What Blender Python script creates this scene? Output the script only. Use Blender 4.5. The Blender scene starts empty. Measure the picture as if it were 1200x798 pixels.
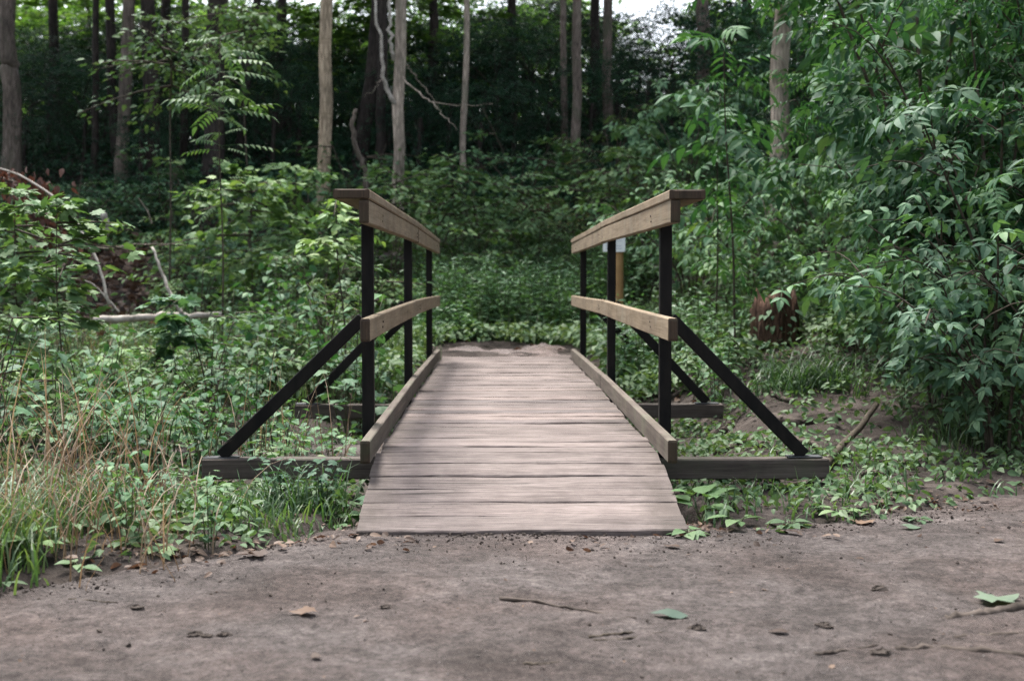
import bpy, math, random
import numpy as np
from mathutils import Vector, Matrix

SEED = 7
rng = np.random.default_rng(SEED)
random.seed(SEED)
C = bpy.context.scene.collection
scene = bpy.context.scene

# ------------------------------------------------------------------ camera model
F = 1500.0                     # focal length in photo pixels (1200 wide)
CAM = Vector((-0.095, 0.0, 0.90))
YAW = 20.0 / F                 # turned a little to the right
PITCH = math.atan(74.0 / F)    # tilted a little downwards
cy, sy_, cp, sp_ = math.cos(YAW), math.sin(YAW), math.cos(PITCH), math.sin(PITCH)
FWD = Vector((sy_ * cp, cy * cp, -sp_))
RIGHT = Vector((cy, -sy_, 0.0))
UP = RIGHT.cross(FWD)

def at(px, py, Y):
    """world point on the ray through photo pixel (px, py) at world depth Y"""
    d = FWD + RIGHT * ((px - 600.0) / F) + UP * ((399.0 - py) / F)
    return CAM + d * ((Y - CAM.y) / d.y)

def proj(p):
    v = Vector(p) - CAM
    w = v.dot(FWD)
    return 600 + F * v.dot(RIGHT) / w, 399 - F * v.dot(UP) / w

# ------------------------------------------------------------------ noise
def _hash(ix, iy, s):
    h = (ix * 374761393 + iy * 668265263 + s * 974634777) & 0xFFFFFFFF
    h = ((h ^ (h >> 13)) * 1274126177) & 0xFFFFFFFF
    return ((h ^ (h >> 16)) & 0xFFFF) / 65535.0

def vnoise(x, y, s=0):
    x = np.asarray(x, float); y = np.asarray(y, float)
    ix = np.floor(x).astype(np.int64); iy = np.floor(y).astype(np.int64)
    fx = x - ix; fy = y - iy
    fx = fx * fx * (3 - 2 * fx); fy = fy * fy * (3 - 2 * fy)
    a = _hash(ix, iy, s); b = _hash(ix + 1, iy, s); c = _hash(ix, iy + 1, s); d = _hash(ix + 1, iy + 1, s)
    return (a * (1 - fx) + b * fx) * (1 - fy) + (c * (1 - fx) + d * fx) * fy * 1.0

def fbm(x, y, s=0, octaves=4):
    out = 0; amp = 0.5; f = 1.0
    for o in range(octaves):
        out = out + amp * (vnoise(np.asarray(x) * f, np.asarray(y) * f, s + o * 17) - 0.5)
        amp *= 0.5; f *= 2.03
    return out

# ------------------------------------------------------------------ terrain
EDGE = np.array([[-9, 2.9], [-3.2, 3.15], [-1.55, 3.66], [-1.10, 3.98], [-0.85, 4.28], [-0.62, 4.46], [0.55, 4.45],
                 [1.25, 4.72], [1.70, 5.02], [2.12, 5.22], [3.2, 5.7], [9, 7.0]])
def edge_y(x):
    return np.interp(x, EDGE[:, 0], EDGE[:, 1])

PL = np.array([[0, 0], [6, 0.0], [11, 0.08], [12.5, 0.14], [14, 0.22], [16, 0.45], [19, 1.25], [24, 2.9], [30, 4.0], [40, 4.7], [60, 5.2], [120, 6]])
PR = np.array([[0, 0], [6, 0.0], [7, 0.10], [8, 0.24], [9, 0.36], [10, 0.46], [12, 0.66], [14, 1.05], [18, 2.1], [24, 3.4], [30, 4.2], [40, 4.8], [60, 5.2], [120, 6]])
def ground_z(x, y):
    x = np.asarray(x, float); y = np.asarray(y, float)
    zl = np.interp(y, PL[:, 0], PL[:, 1]); zr = np.interp(y, PR[:, 0], PR[:, 1])
    k = np.clip((x - 0.8) / 1.8, 0, 1); k = k * k * (3 - 2 * k)
    z = zl * (1 - k) + zr * k
    # shallow wet hollow crossed by the bridge
    dip = np.exp(-((y - 7.9 - 0.25 * np.sin(x * 0.8)) / 1.35) ** 2) * 0.34
    z = z - dip * (1 - 0.8 * np.clip((x - 0.8) / 0.8, 0, 1))
    # rise to the deck at the far end
    pad = np.exp(-(x / 1.15) ** 4) * np.exp(-((y - 12.35) / 0.95) ** 4)
    z = z * (1 - pad) + (0.130 + 0.085 * (y - 11.7) + fbm(x * 6, y * 6, 77) * 0.03) * pad
    far = np.clip((y - 6) / 10, 0, 1)
    z = z + fbm(x * 0.35, y * 0.35, 3) * 0.5 * far + fbm(x * 1.7, y * 1.7, 9) * 0.07 + fbm(x * 9, y * 9, 31, 3) * 0.018
    # path edge: soil bank just above the trodden path
    e = y - edge_y(x) + fbm(x * 3.0, y * 3.0, 5) * 0.35
    t = np.clip((e + 0.30) / 0.60, 0, 1); t = t * t * (3 - 2 * t)
    z = z - 0.05 * np.exp(-((y - 5.5) / 0.7) ** 2) * np.exp(-(x / 1.5) ** 4)
    z = (z + 0.02) * t + (-0.07) * (1 - t)
    # keep clear under the ramp and deck
    under = np.clip((0.75 - np.abs(x)) / 0.12, 0, 1) * np.clip((y - 4.2) / 0.2, 0, 1) * np.clip((11.7 - y) / 0.3, 0, 1)
    z = np.where(under > 0, np.minimum(z, z * (1 - under) + under * np.minimum(z, -0.10 + 0.02 * (y - 4.4))), z)
    return z

def gz(x, y):
    return float(ground_z(np.array([x]), np.array([y]))[0])

def on_ground(px, Y):
    p = at(px, 325, Y)
    return Vector((p.x, Y, gz(p.x, Y)))

def depth_of(px, py, y0=11.0, y1=45.0):
    """depth at which the terrain shows at photo pixel (px, py)"""
    Y = np.arange(y0, y1, 0.05)
    d = FWD + RIGHT * ((px - 600.0) / F) + UP * ((399.0 - py) / F)
    hit = np.nonzero(CAM.z + d.z / d.y * Y <= ground_z(CAM.x + d.x / d.y * Y, Y))[0]
    return float(Y[hit[0]]) if len(hit) else y1

# ------------------------------------------------------------------ mesh building
class MB:
    def __init__(self):
        self.V = []; self.F = []; self.n = 0
    def add(self, V, faces, mat=0, smooth=True):
        V = np.asarray(V, float).reshape(-1, 3)
        for f in faces:
            f = np.asarray(f, np.int64)
            if f.size:
                self.F.append((f + self.n, mat, smooth))
        self.V.append(V); self.n += len(V)
    def inst(self, tpl, R, T, mat=0, smooth=False):
        """many copies of a template: R (N,3,3) with scale, T (N,3)"""
        V, faces = tpl
        N = len(T)
        if N == 0: return
        P = np.einsum('nij,vj->nvi', R, V) + np.asarray(T)[:, None, :]
        off = (np.arange(N) * len(V))[:, None, None]
        self.add(P.reshape(-1, 3), [(f[None] + off).reshape(-1, f.shape[1]) for f in faces], mat, smooth)
    def mesh(self, name, mats):
        me = bpy.data.meshes.new(name)
        V = np.concatenate(self.V) if self.V else np.zeros((0, 3))
        loops = np.concatenate([f.ravel() for f, m, s in self.F])
        tot = np.concatenate([np.full(len(f), f.shape[1]) for f, m, s in self.F])
        mi = np.concatenate([np.full(len(f), m) for f, m, s in self.F])
        sm = np.concatenate([np.full(len(f), s) for f, m, s in self.F])
        me.vertices.add(len(V)); me.vertices.foreach_set('co', V.astype(np.float32).ravel())
        me.loops.add(len(loops)); me.loops.foreach_set('vertex_index', loops.astype(np.int32))
        me.polygons.add(len(tot))
        start = np.concatenate([[0], np.cumsum(tot)[:-1]])
        me.polygons.foreach_set('loop_start', start.astype(np.int32))
        me.polygons.foreach_set('material_index', mi.astype(np.int32))
        me.polygons.foreach_set('use_smooth', sm.astype(bool))
        for m in mats: me.materials.append(m)
        me.update(calc_edges=True); me.validate()
        return me
    def build(self, name, mats, parent=None):
        if not isinstance(mats, (list, tuple)): mats = [mats]
        return link(name, self.mesh(name, mats), parent)

def link(name, me, parent=None, loc=None):
    o = bpy.data.objects.new(name, me); C.objects.link(o)
    if parent is not None: o.parent = parent
    if loc is not None: o.location = loc
    return o

def tag(o, label=None, cat=None, group=None, kind=None):
    if label: o['label'] = label
    if cat: o['category'] = cat
    if group: o['group'] = group
    if kind: o['kind'] = kind
    return o

def thing(name, label, cat, loc=(0, 0, 0), rz=0.0, group=None):
    o = bpy.data.objects.new(name, None); C.objects.link(o)
    o.empty_display_size = 0.1
    o.location = loc; o.rotation_euler = (0, 0, rz)
    return tag(o, label, cat, group)

def copy_thing(src, loc, rz=0.0, scale=1.0, label=None, group=None, tilt=(0, 0)):
    r = src.copy(); C.objects.link(r)
    r.location = loc; r.rotation_euler = (tilt[0], tilt[1], rz)
    r.scale = scale if isinstance(scale, tuple) else (scale,) * 3
    if label: r['label'] = label
    if group: r['group'] = group
    for ch in src.children:
        c = ch.copy(); C.objects.link(c); c.parent = r
        for g in ch.children:
            d = g.copy(); C.objects.link(d); d.parent = c
    return r

def norm(a):
    return a / np.maximum(np.linalg.norm(a, axis=-1, keepdims=True), 1e-9)

def frames(fwd, up, size=1.0):
    """(N,3,3) rotation-scale matrices: local +Y along fwd, local +Z near up"""
    fwd = norm(np.asarray(fwd, float)); up = np.asarray(up, float)
    side = norm(np.cross(fwd, up)); u = np.cross(side, fwd)
    R = np.stack([side, fwd, u], axis=2)
    s = np.asarray(size, float)
    if s.ndim == 1: s = s[:, None, None]
    elif s.ndim == 2: s = s[:, None, :]
    return R * s

def tube(mb, pts, rad, seg=8, mat=0, cap=True, rough=0.0, seed=0):
    pts = np.asarray(pts, float); n = len(pts)
    rad = np.broadcast_to(np.asarray(rad, float), (n,))
    t = np.gradient(pts, axis=0); t = norm(t)
    ref = np.array([1.0, 0, 0]) if abs(t[:, 0]).mean() < 0.8 else np.array([0, 0, 1.0])
    a = norm(np.cross(t, ref)); b = np.cross(t, a)
    th = np.arange(seg) * 2 * math.pi / seg
    r = rad[:, None] * np.ones(seg)[None]
    if rough:
        rs = np.random.default_rng(seed)
        r = r * (1 + rough * rs.normal(size=(n, seg)))
    P = pts[:, None, :] + r[..., None] * (np.cos(th)[None, :, None] * a[:, None, :] + np.sin(th)[None, :, None] * b[:, None, :])
    i = np.arange(n - 1)[:, None] * seg; j = np.arange(seg)[None]; k = (j + 1) % seg
    f = np.stack([i + j, i + k, i + seg + k, i + seg + j], axis=2).reshape(-1, 4)
    faces = [f]
    V = P.reshape(-1, 3)
    if cap:
        V = np.concatenate([V, pts[:1], pts[-1:]])
        c0 = n * seg; j = np.arange(seg); k = (j + 1) % seg
        faces.append(np.stack([np.full(seg, c0), k, j], 1))
        faces.append(np.stack([np.full(seg, c0 + 1), (n - 1) * seg + j, (n - 1) * seg + k], 1))
    mb.add(V, faces, mat, True)

def curve(ctrl, n=12):
    """Catmull-Rom through control points"""
    P = np.asarray([list(c) for c in ctrl], float)
    P = np.concatenate([[2 * P[0] - P[1]], P, [2 * P[-1] - P[-2]]])
    out = []
    m = len(P) - 3
    for s in np.linspace(0, m - 1e-6, n):
        i = int(s); t = s - i
        p0, p1, p2, p3 = P[i:i + 4]
        out.append(0.5 * (2 * p1 + (p2 - p0) * t + (2 * p0 - 5 * p1 + 4 * p2 - p3) * t * t + (3 * p1 - p0 - 3 * p2 + p3) * t ** 3))
    return np.array(out)

def cbox(sx, sy, sz, ch):
    """chamfered box of full size sx, sy, sz about the origin"""
    h = np.array([sx, sy, sz]) / 2
    idx = {}; V = []
    for a in (-1, 1):
        for b in (-1, 1):
            for c in (-1, 1):
                s = np.array([a, b, c])
                for ax in range(3):
                    q = (h - ch) * s; q[ax] = h[ax] * s[ax]
                    idx[(a, b, c, ax)] = len(V); V.append(q)
    V = np.array(V); quads = []; tris = []
    for ax in range(3):
        o1, o2 = [i for i in range(3) if i != ax]
        for s in (-1, 1):
            ring = []
            for u, v in ((-1, -1), (1, -1), (1, 1), (-1, 1)):
                k = [0, 0, 0]; k[ax] = s; k[o1] = u; k[o2] = v
                ring.append(idx[(*k, ax)])
            quads.append(ring)
    for ax in range(3):                      # edges running along ax
        o1, o2 = [i for i in range(3) if i != ax]
        for u in (-1, 1):
            for v in (-1, 1):
                k0 = [0, 0, 0]; k1 = [0, 0, 0]
                k0[ax] = -1; k1[ax] = 1
                for k in (k0, k1): k[o1] = u; k[o2] = v
                quads.append([idx[(*k0, o1)], idx[(*k1, o1)], idx[(*k1, o2)], idx[(*k0, o2)]])
    for a in (-1, 1):
        for b in (-1, 1):
            for c in (-1, 1):
                tris.append([idx[(a, b, c, 0)], idx[(a, b, c, 1)], idx[(a, b, c, 2)]])
    def fix(fs):
        out = []
        for f in fs:
            p = V[f]; nrm = np.cross(p[1] - p[0], p[2] - p[0])
            out.append(f if nrm.dot(p.mean(0)) > 0 else f[::-1])
        return np.array(out)
    return V, [fix(quads), fix(tris)]

# ------------------------------------------------------------------ materials
def nt(name):
    m = bpy.data.materials.new(name); m.use_nodes = True
    t = m.node_tree
    b = t.nodes['Principled BSDF']
    return m, t, b

def N(t, kind, **kw):
    n = t.nodes.new(kind)
    for k, v in kw.items():
        if k in n.inputs: n.inputs[k].default_value = v
        else: setattr(n, k, v)
    return n

def ramp(t, fac, stops):
    r = t.nodes.new('ShaderNodeValToRGB')
    e = r.color_ramp.elements
    while len(e) < len(stops): e.new(0.5)
    for i, (p, c) in enumerate(stops):
        e[i].position = p; e[i].color = (*c, 1) if len(c) == 3 else c
    t.links.new(fac, r.inputs['Fac'])
    return r.outputs['Color']

def mixc(t, fac, a, b, mode='MIX'):
    n = t.nodes.new('ShaderNodeMix'); n.data_type = 'RGBA'; n.blend_type = mode
    for sock, v in ((n.inputs[0], fac), (n.inputs[6], a), (n.inputs[7], b)):
        if hasattr(v, 'is_output') or hasattr(v, 'links'): t.links.new(v, sock)
        else: sock.default_value = v if not isinstance(v, tuple) else ((*v, 1) if len(v) == 3 else v)
    return n.outputs[2]

def math_(t, op, a, b=None):
    n = t.nodes.new('ShaderNodeMath'); n.operation = op
    for i, v in enumerate((a, b)):
        if v is None: continue
        if hasattr(v, 'links'): t.links.new(v, n.inputs[i])
        else: n.inputs[i].default_value = v
    return n.outputs[0]

def coords(t, scale=(1, 1, 1), kind='Object', offset=None):
    tc = t.nodes.new('ShaderNodeTexCoord')
    mp = t.nodes.new('ShaderNodeMapping'); mp.inputs['Scale'].default_value = scale
    src = tc.outputs[kind]
    if offset is not None:
        v = t.nodes.new('ShaderNodeVectorMath'); v.operation = 'ADD'
        t.links.new(src, v.inputs[0]); t.links.new(offset, v.inputs[1]); src = v.outputs[0]
    t.links.new(src, mp.inputs['Vector'])
    return mp.outputs['Vector']

def noise_(t, vec, scale, detail=6, rough=0.6, dist=0.0):
    n = N(t, 'ShaderNodeTexNoise', Scale=scale, Detail=detail, Roughness=rough, Distortion=dist)
    t.links.new(vec, n.inputs['Vector'])
    return n.outputs['Fac']

def bump(t, b, h, strength=0.5, dist=0.01, chain=None):
    n = N(t, 'ShaderNodeBump', Strength=strength, Distance=dist)
    t.links.new(h, n.inputs['Height'])
    if chain is not None: t.links.new(chain, n.inputs['Normal'])
    if b is not None: t.links.new(n.outputs['Normal'], b.inputs['Normal'])
    return n.outputs['Normal']

def island(t):
    return t.nodes.new('ShaderNodeNewGeometry').outputs['Random Per Island']

def mat_wood(name, dark, mid, light, axis=0, fine=1.0, stain=None, rough=0.82, contrast=1.0, edge_tone=None, cracks=False):
    m, t, b = nt(name)
    isl = island(t)
    comb = t.nodes.new('ShaderNodeCombineXYZ')
    for i, k in enumerate((37.0, 91.0, 53.0)):
        t.links.new(math_(t, 'MULTIPLY', isl, k), comb.inputs[i])
    s = [14.0, 14.0, 14.0]; s[axis] = 0.9
    v = coords(t, tuple(s), 'Object', comb.outputs[0])
    s2 = [70.0, 70.0, 70.0]; s2[axis] = 1.6
    v2 = coords(t, tuple(s2), 'Object', comb.outputs[0])
    g1 = noise_(t, v, 2.0 * fine, 8, 0.62, 0.6)
    g2 = noise_(t, v2, 2.2 * fine, 5, 0.7, 0.2)
    g = math_(t, 'ADD', math_(t, 'MULTIPLY', g1, 0.55), math_(t, 'MULTIPLY', g2, 0.45))
    c = ramp(t, g, [(0.30, dark), (0.46, mid), (0.66, light)])
    # board to board difference
    c = mixc(t, 1.0, c, ramp(t, isl, [(0.0, (0.66, 0.66, 0.68)), (0.3, (1.06, 1.03, 1.0)), (0.6, (0.82, 0.80, 0.78)), (1.0, (1.22, 1.16, 1.11))]), 'MULTIPLY')
    # blotches of weathering
    w = noise_(t, coords(t, (1, 1, 1)), 3.1, 6, 0.68, 0.4)
    c = mixc(t, ramp(t, w, [(0.42, (0, 0, 0)), (0.70, (1, 1, 1))]), c, mixc(t, 1.0, c, (0.62, 0.60, 0.60), 'MULTIPLY'))
    if stain is not None:
        w2 = noise_(t, coords(t, (1, 1, 1)), 5.0, 5, 0.6)
        c = mixc(t, math_(t, 'MULTIPLY', ramp(t, w2, [(0.50, (0, 0, 0)), (0.68, (1, 1, 1))]), 0.55), c, stain)
    if edge_tone is not None:      # ragged darker strip beside the kick boards
        tc = t.nodes.new('ShaderNodeTexCoord'); sx = t.nodes.new('ShaderNodeSeparateXYZ')
        t.links.new(tc.outputs['Object'], sx.inputs[0])
        ax = math_(t, 'ABSOLUTE', sx.outputs[0])
        nn = noise_(t, coords(t, (2.0, 1.2, 1)), 2.5, 6, 0.65)
        k = math_(t, 'ADD', ax, math_(t, 'MULTIPLY', math_(t, 'SUBTRACT', nn, 0.5), 0.75))
        k = ramp(t, k, [(0.40, (0, 0, 0)), (0.60, (1, 1, 1))])
        c = mixc(t, math_(t, 'MULTIPLY', k, 0.62), c, mixc(t, 1.0, c, edge_tone, 'MULTIPLY'))
    if cracks:                      # drying cracks along the grain and small dark dirt spots
        s3 = [42.0, 42.0, 42.0]; s3[axis] = 1.1
        ck = noise_(t, coords(t, tuple(s3), 'Object', comb.outputs[0]), 1.5, 3, 0.5, 0.3)
        c = mixc(t, math_(t, 'MULTIPLY', ramp(t, ck, [(0.64, (0, 0, 0)), (0.66, (1, 1, 1))]), 0.85), c, (0.030, 0.024, 0.021))
        fg = noise_(t, coords(t, tuple(6.0 if q == axis else 120.0 for q in range(3)), 'Object', comb.outputs[0]), 1.6, 4, 0.7)
        c = mixc(t, 1.0, c, ramp(t, fg, [(0.34, (0.62, 0.61, 0.60)), (0.52, (1, 1, 1)), (0.70, (1.22, 1.22, 1.22))]), 'MULTIPLY')
        sp = noise_(t, coords(t, (1, 1, 1)), 30.0, 3, 0.6)
        c = mixc(t, math_(t, 'MULTIPLY', ramp(t, sp, [(0.66, (0, 0, 0)), (0.71, (1, 1, 1))]), 0.55), c, (0.07, 0.058, 0.05))
    t.links.new(c, b.inputs['Base Color'])
    b.inputs['Roughness'].default_value = rough
    b.inputs['Specular IOR Level'].default_value = 0.3
    bump(t, b, g, 0.55, 0.004)
    return m

def mat_bark(name, dark, light, moss=None, furrow=1.0, rings=0.0):
    m, t, b = nt(name)
    oi = t.nodes.new('ShaderNodeObjectInfo')
    off = t.nodes.new('ShaderNodeCombineXYZ')
    t.links.new(math_(t, 'MULTIPLY', oi.outputs['Random'], 60.0), off.inputs[0])
    v = coords(t, (9 * furrow, 9 * furrow, 1.3), 'Object', off.outputs[0])
    n1 = noise_(t, v, 2.4, 9, 0.68, 0.7)
    vr = N(t, 'ShaderNodeTexVoronoi', Scale=3.2, feature='DISTANCE_TO_EDGE'); t.links.new(v, vr.inputs['Vector'])
    h = math_(t, 'ADD', math_(t, 'MULTIPLY', n1, 0.7), math_(t, 'MULTIPLY', vr.outputs['Distance'], 0.6))
    c = ramp(t, h, [(0.28, dark), (0.62, light)])
    big = noise_(t, coords(t, (1.2, 1.2, 0.5), 'Object', off.outputs[0]), 2.2, 5, 0.6)
    c = mixc(t, ramp(t, big, [(0.40, (0, 0, 0)), (0.66, (1, 1, 1))]), c, mixc(t, 1.0, c, (0.55, 0.56, 0.56), 'MULTIPLY'))
    if rings:
        rg = noise_(t, coords(t, (0.3, 0.3, 5.0), 'Object', off.outputs[0]), 2.0, 3, 0.5)
        c = mixc(t, math_(t, 'MULTIPLY', ramp(t, rg, [(0.57, (0, 0, 0)), (0.63, (1, 1, 1))]), rings), c, dark)
    if moss:
        ms = noise_(t, coords(t, (3, 3, 1.4), 'Object', off.outputs[0]), 1.7, 6, 0.65)
        c = mixc(t, math_(t, 'MULTIPLY', ramp(t, ms, [(0.52, (0, 0, 0)), (0.66, (1, 1, 1))]), 0.6), c, moss)
    t.links.new(c, b.inputs['Base Color'])
    b.inputs['Roughness'].default_value = 0.9
    b.inputs['Specular IOR Level'].default_value = 0.2
    bump(t, b, h, 0.8, 0.02)
    return m

def mat_leaf(name, stops, rough=0.55, trans=0.32, spec=0.22, tcol=(1.25, 1.35, 0.55), vary=0.35):
    m, t, b = nt(name)
    isl = island(t)
    oi = t.nodes.new('ShaderNodeObjectInfo')
    geo = t.nodes.new('ShaderNodeNewGeometry')
    cl = N(t, 'ShaderNodeTexNoise', Scale=0.9, Detail=3.0)
    t.links.new(geo.outputs['Position'], cl.inputs['Vector'])
    k = math_(t, 'ADD', math_(t, 'MULTIPLY', isl, 0.55), math_(t, 'MULTIPLY', math_(t, 'SUBTRACT', cl.outputs['Fac'], 0.27), 0.95))
    c = ramp(t, k, stops)
    vv = ramp(t, oi.outputs['Random'], [(0.0, (1 - vary, 1 - vary * 0.9, 1 - vary * 0.7)), (1.0, (1 + vary * 0.8, 1 + vary * 0.7, 1 + vary * 0.4))])
    c = mixc(t, 1.0, c, vv, 'MULTIPLY')
    t.links.new(c, b.inputs['Base Color'])
    b.inputs['Roughness'].default_value = rough
    b.inputs['Specular IOR Level'].default_value = spec
    tr = t.nodes.new('ShaderNodeBsdfTranslucent')
    t.links.new(mixc(t, 1.0, c, tcol, 'MULTIPLY'), tr.inputs['Color'])
    mx = t.nodes.new('ShaderNodeMixShader'); mx.inputs[0].default_value = trans
    t.links.new(b.outputs[0], mx.inputs[1]); t.links.new(tr.outputs[0], mx.inputs[2])
    out = t.nodes['Material Output']
    t.links.new(mx.outputs[0], out.inputs['Surface'])
    return m

def mat_plain(name, c1, c2, scale=8.0, rough=0.6, spec=0.3, bmp=0.2, axis_scale=(1, 1, 1), metallic=0.0, dist=0.004):
    m, t, b = nt(name)
    n = noise_(t, coords(t, axis_scale), scale, 7, 0.65)
    t.links.new(ramp(t, n, [(0.35, c1), (0.65, c2)]), b.inputs['Base Color'])
    b.inputs['Roughness'].default_value = rough
    b.inputs['Specular IOR Level'].default_value = spec
    b.inputs['Metallic'].default_value = metallic
    if bmp: bump(t, b, n, bmp, dist)
    return m

def mat_dirt(name='trodden_dirt', kd=1.0):
    m, t, b = nt(name)
    v = coords(t, (1, 1, 1))
    a = noise_(t, v, 1.9, 9, 0.66, 0.5)
    f = noise_(t, v, 26.0, 10, 0.80)
    g2 = noise_(t, v, 95.0, 6, 0.75)
    s = noise_(t, coords(t, (0.8, 1.2, 1)), 5.5, 9, 0.72, 0.4)
    c = ramp(t, math_(t, 'ADD', math_(t, 'MULTIPLY', a, 0.5), math_(t, 'MULTIPLY', s, 0.5)),
             [(p_, tuple(kd * q for q in c_)) for p_, c_ in ((0.39, (0.050, 0.042, 0.039)), (0.50, (0.083, 0.070, 0.066)), (0.61, (0.124, 0.107, 0.102)))])
    c = mixc(t, 1.0, c, ramp(t, f, [(0.36, (0.45, 0.44, 0.43)), (0.50, (1.0, 1.0, 1.0)), (0.63, (1.48, 1.47, 1.46))]), 'MULTIPLY')
    c = mixc(t, 1.0, c, ramp(t, g2, [(0.34, (0.52, 0.51, 0.50)), (0.50, (1.0, 1.0, 1.0)), (0.66, (1.45, 1.43, 1.42))]), 'MULTIPLY')
    hu = noise_(t, v, 1.1, 4, 0.55, 0.3)
    c = mixc(t, ramp(t, hu, [(0.44, (0, 0, 0)), (0.60, (1, 1, 1))]), c, mixc(t, 1.0, c, (0.93, 0.86, 0.83), 'MULTIPLY'))
    t.links.new(c, b.inputs['Base Color'])
    b.inputs['Roughness'].default_value = 0.92
    b.inputs['Specular IOR Level'].default_value = 0.22
    h = math_(t, 'ADD', math_(t, 'MULTIPLY', f, 0.65), math_(t, 'MULTIPLY', g2, 0.35))
    bump(t, b, h, 1.0, 0.022)
    return m

def mat_soil():
    m, t, b = nt('forest_soil')
    v = coords(t, (1, 1, 1))
    a = noise_(t, v, 2.3, 8, 0.66, 0.4)
    f = noise_(t, v, 26.0, 8, 0.72)
    c = ramp(t, a, [(0.38, (0.022, 0.018, 0.016)), (0.52, (0.052, 0.042, 0.037)), (0.66, (0.098, 0.082, 0.074))])
    c = mixc(t, 1.0, c, ramp(t, f, [(0.3, (0.55, 0.53, 0.5)), (0.55, (1, 1, 1)), (0.75, (1.4, 1.35, 1.3))]), 'MULTIPLY')
    t.links.new(c, b.inputs['Base Color'])
    b.inputs['Roughness'].default_value = 0.95
    b.inputs['Specular IOR Level'].default_value = 0.15
    bump(t, b, f, 0.7, 0.02)
    return m

M = {}
M['deck'] = mat_wood('weathered_deck_wood', (0.0688, 0.0544, 0.0512), (0.1616, 0.1344, 0.1272), (0.2384, 0.2032, 0.1944), 0, edge_tone=(0.34, 0.33, 0.29), cracks=True)
M['rail'] = mat_wood('weathered_rail_wood', (0.0896, 0.0656, 0.04), (0.224, 0.172, 0.112), (0.336, 0.2704, 0.1904), 1, stain=(0.20, 0.175, 0.13))
M['rail_end'] = mat_wood('damp_end_grain', (0.020, 0.015, 0.011), (0.045, 0.032, 0.022), (0.085, 0.058, 0.038), 2, fine=1.4, stain=(0.035, 0.045, 0.022))
M['sleeper'] = mat_wood('damp_sleeper_wood', (0.030, 0.024, 0.021), (0.075, 0.062, 0.054), (0.150, 0.130, 0.115), 0, stain=(0.06, 0.065, 0.04))
M['kick'] = mat_wood('grey_kick_board_wood', (0.056, 0.044, 0.0352), (0.12, 0.0976, 0.0808), (0.18, 0.1536, 0.1312), 1, stain=(0.13, 0.135, 0.09))
M['black'] = mat_plain('black_paint', (0.0025, 0.0025, 0.003), (0.012, 0.010, 0.009), 14, 0.6, 0.16, 0.6, (1, 1, 0.3))
M['steel'] = mat_plain('dull_steel_plate', (0.02, 0.021, 0.025), (0.055, 0.058, 0.066), 30, 0.5, 0.5, 0.1)
M['bolt'] = mat_plain('rusty_bolt', (0.02, 0.014, 0.011), (0.06, 0.04, 0.03), 40, 0.7, 0.3, 0.1)
M['dirt'] = mat_dirt(); M['dry_dirt'] = mat_dirt('dry_dirt', 2.0)
M['soil'] = mat_soil()
M['crumb'] = mat_plain('dark_soil_crumb', (0.028, 0.023, 0.020), (0.075, 0.062, 0.054), 30, 0.95, 0.1, 0.4)
M['bark_tan'] = mat_bark('tan_bark', (0.190, 0.145, 0.098), (0.580, 0.455, 0.325), rings=0.6, furrow=0.8)
M['bark_grey'] = mat_bark('grey_brown_bark', (0.165, 0.132, 0.106), (0.520, 0.430, 0.350), moss=(0.075, 0.085, 0.055))
M['bark_dark'] = mat_bark('dark_bark', (0.014, 0.011, 0.010), (0.064, 0.052, 0.044))
M['bark_mid'] = mat_bark('brown_bark', (0.055, 0.043, 0.035), (0.205, 0.165, 0.138), moss=(0.05, 0.06, 0.035))
M['twig'] = mat_plain('twig_bark', (0.030, 0.024, 0.018), (0.085, 0.068, 0.050), 25, 0.8, 0.2, 0.3)
M['green_stem'] = mat_plain('green_stem', (0.045, 0.060, 0.025), (0.085, 0.090, 0.045), 20, 0.6, 0.3, 0)
M['pale_wood'] = mat_plain('barkless_pale_wood', (0.20, 0.175, 0.15), (0.46, 0.42, 0.37), 14, 0.8, 0.2, 0.4, (1, 1, 1))
M['root'] = mat_plain('root_bark', (0.032, 0.025, 0.020), (0.095, 0.076, 0.064), 22, 0.85, 0.2, 0.5)
M['stump'] = mat_bark('rotten_red_wood', (0.030, 0.017, 0.012), (0.200, 0.115, 0.080), moss=(0.10, 0.08, 0.05), furrow=1.3)
M['sign_post'] = mat_wood('fresh_yellow_timber', (0.26, 0.14, 0.055), (0.44, 0.26, 0.115), (0.55, 0.34, 0.17), 2)

# leaf greens (linear base colours)
M['leaf_far'] = mat_leaf('canopy_leaf', [(0.1, (0.040, 0.085, 0.030)), (0.5, (0.085, 0.165, 0.050)), (0.9, (0.155, 0.235, 0.070))], 0.6, 0.5, 0.14)
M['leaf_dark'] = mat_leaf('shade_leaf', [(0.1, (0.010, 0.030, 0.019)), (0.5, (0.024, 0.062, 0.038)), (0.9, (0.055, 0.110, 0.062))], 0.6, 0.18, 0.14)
M['leaf_ash'] = mat_leaf('dark_leaflet', [(0.05, (0.018, 0.060, 0.030)), (0.5, (0.040, 0.108, 0.050)), (0.86, (0.085, 0.175, 0.068)), (0.99, (0.165, 0.215, 0.075))], 0.62, 0.24, 0.18)
M['leaf_mid'] = mat_leaf('bush_leaf', [(0.05, (0.045, 0.105, 0.060)), (0.5, (0.085, 0.172, 0.092)), (0.9, (0.150, 0.240, 0.115))], 0.58, 0.24, 0.20)
M['leaf_bright'] = mat_leaf('sapling_leaf', [(0.05, (0.062, 0.130, 0.056)), (0.5, (0.115, 0.200, 0.085)), (0.9, (0.190, 0.265, 0.105))], 0.58, 0.24, 0.20)
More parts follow.
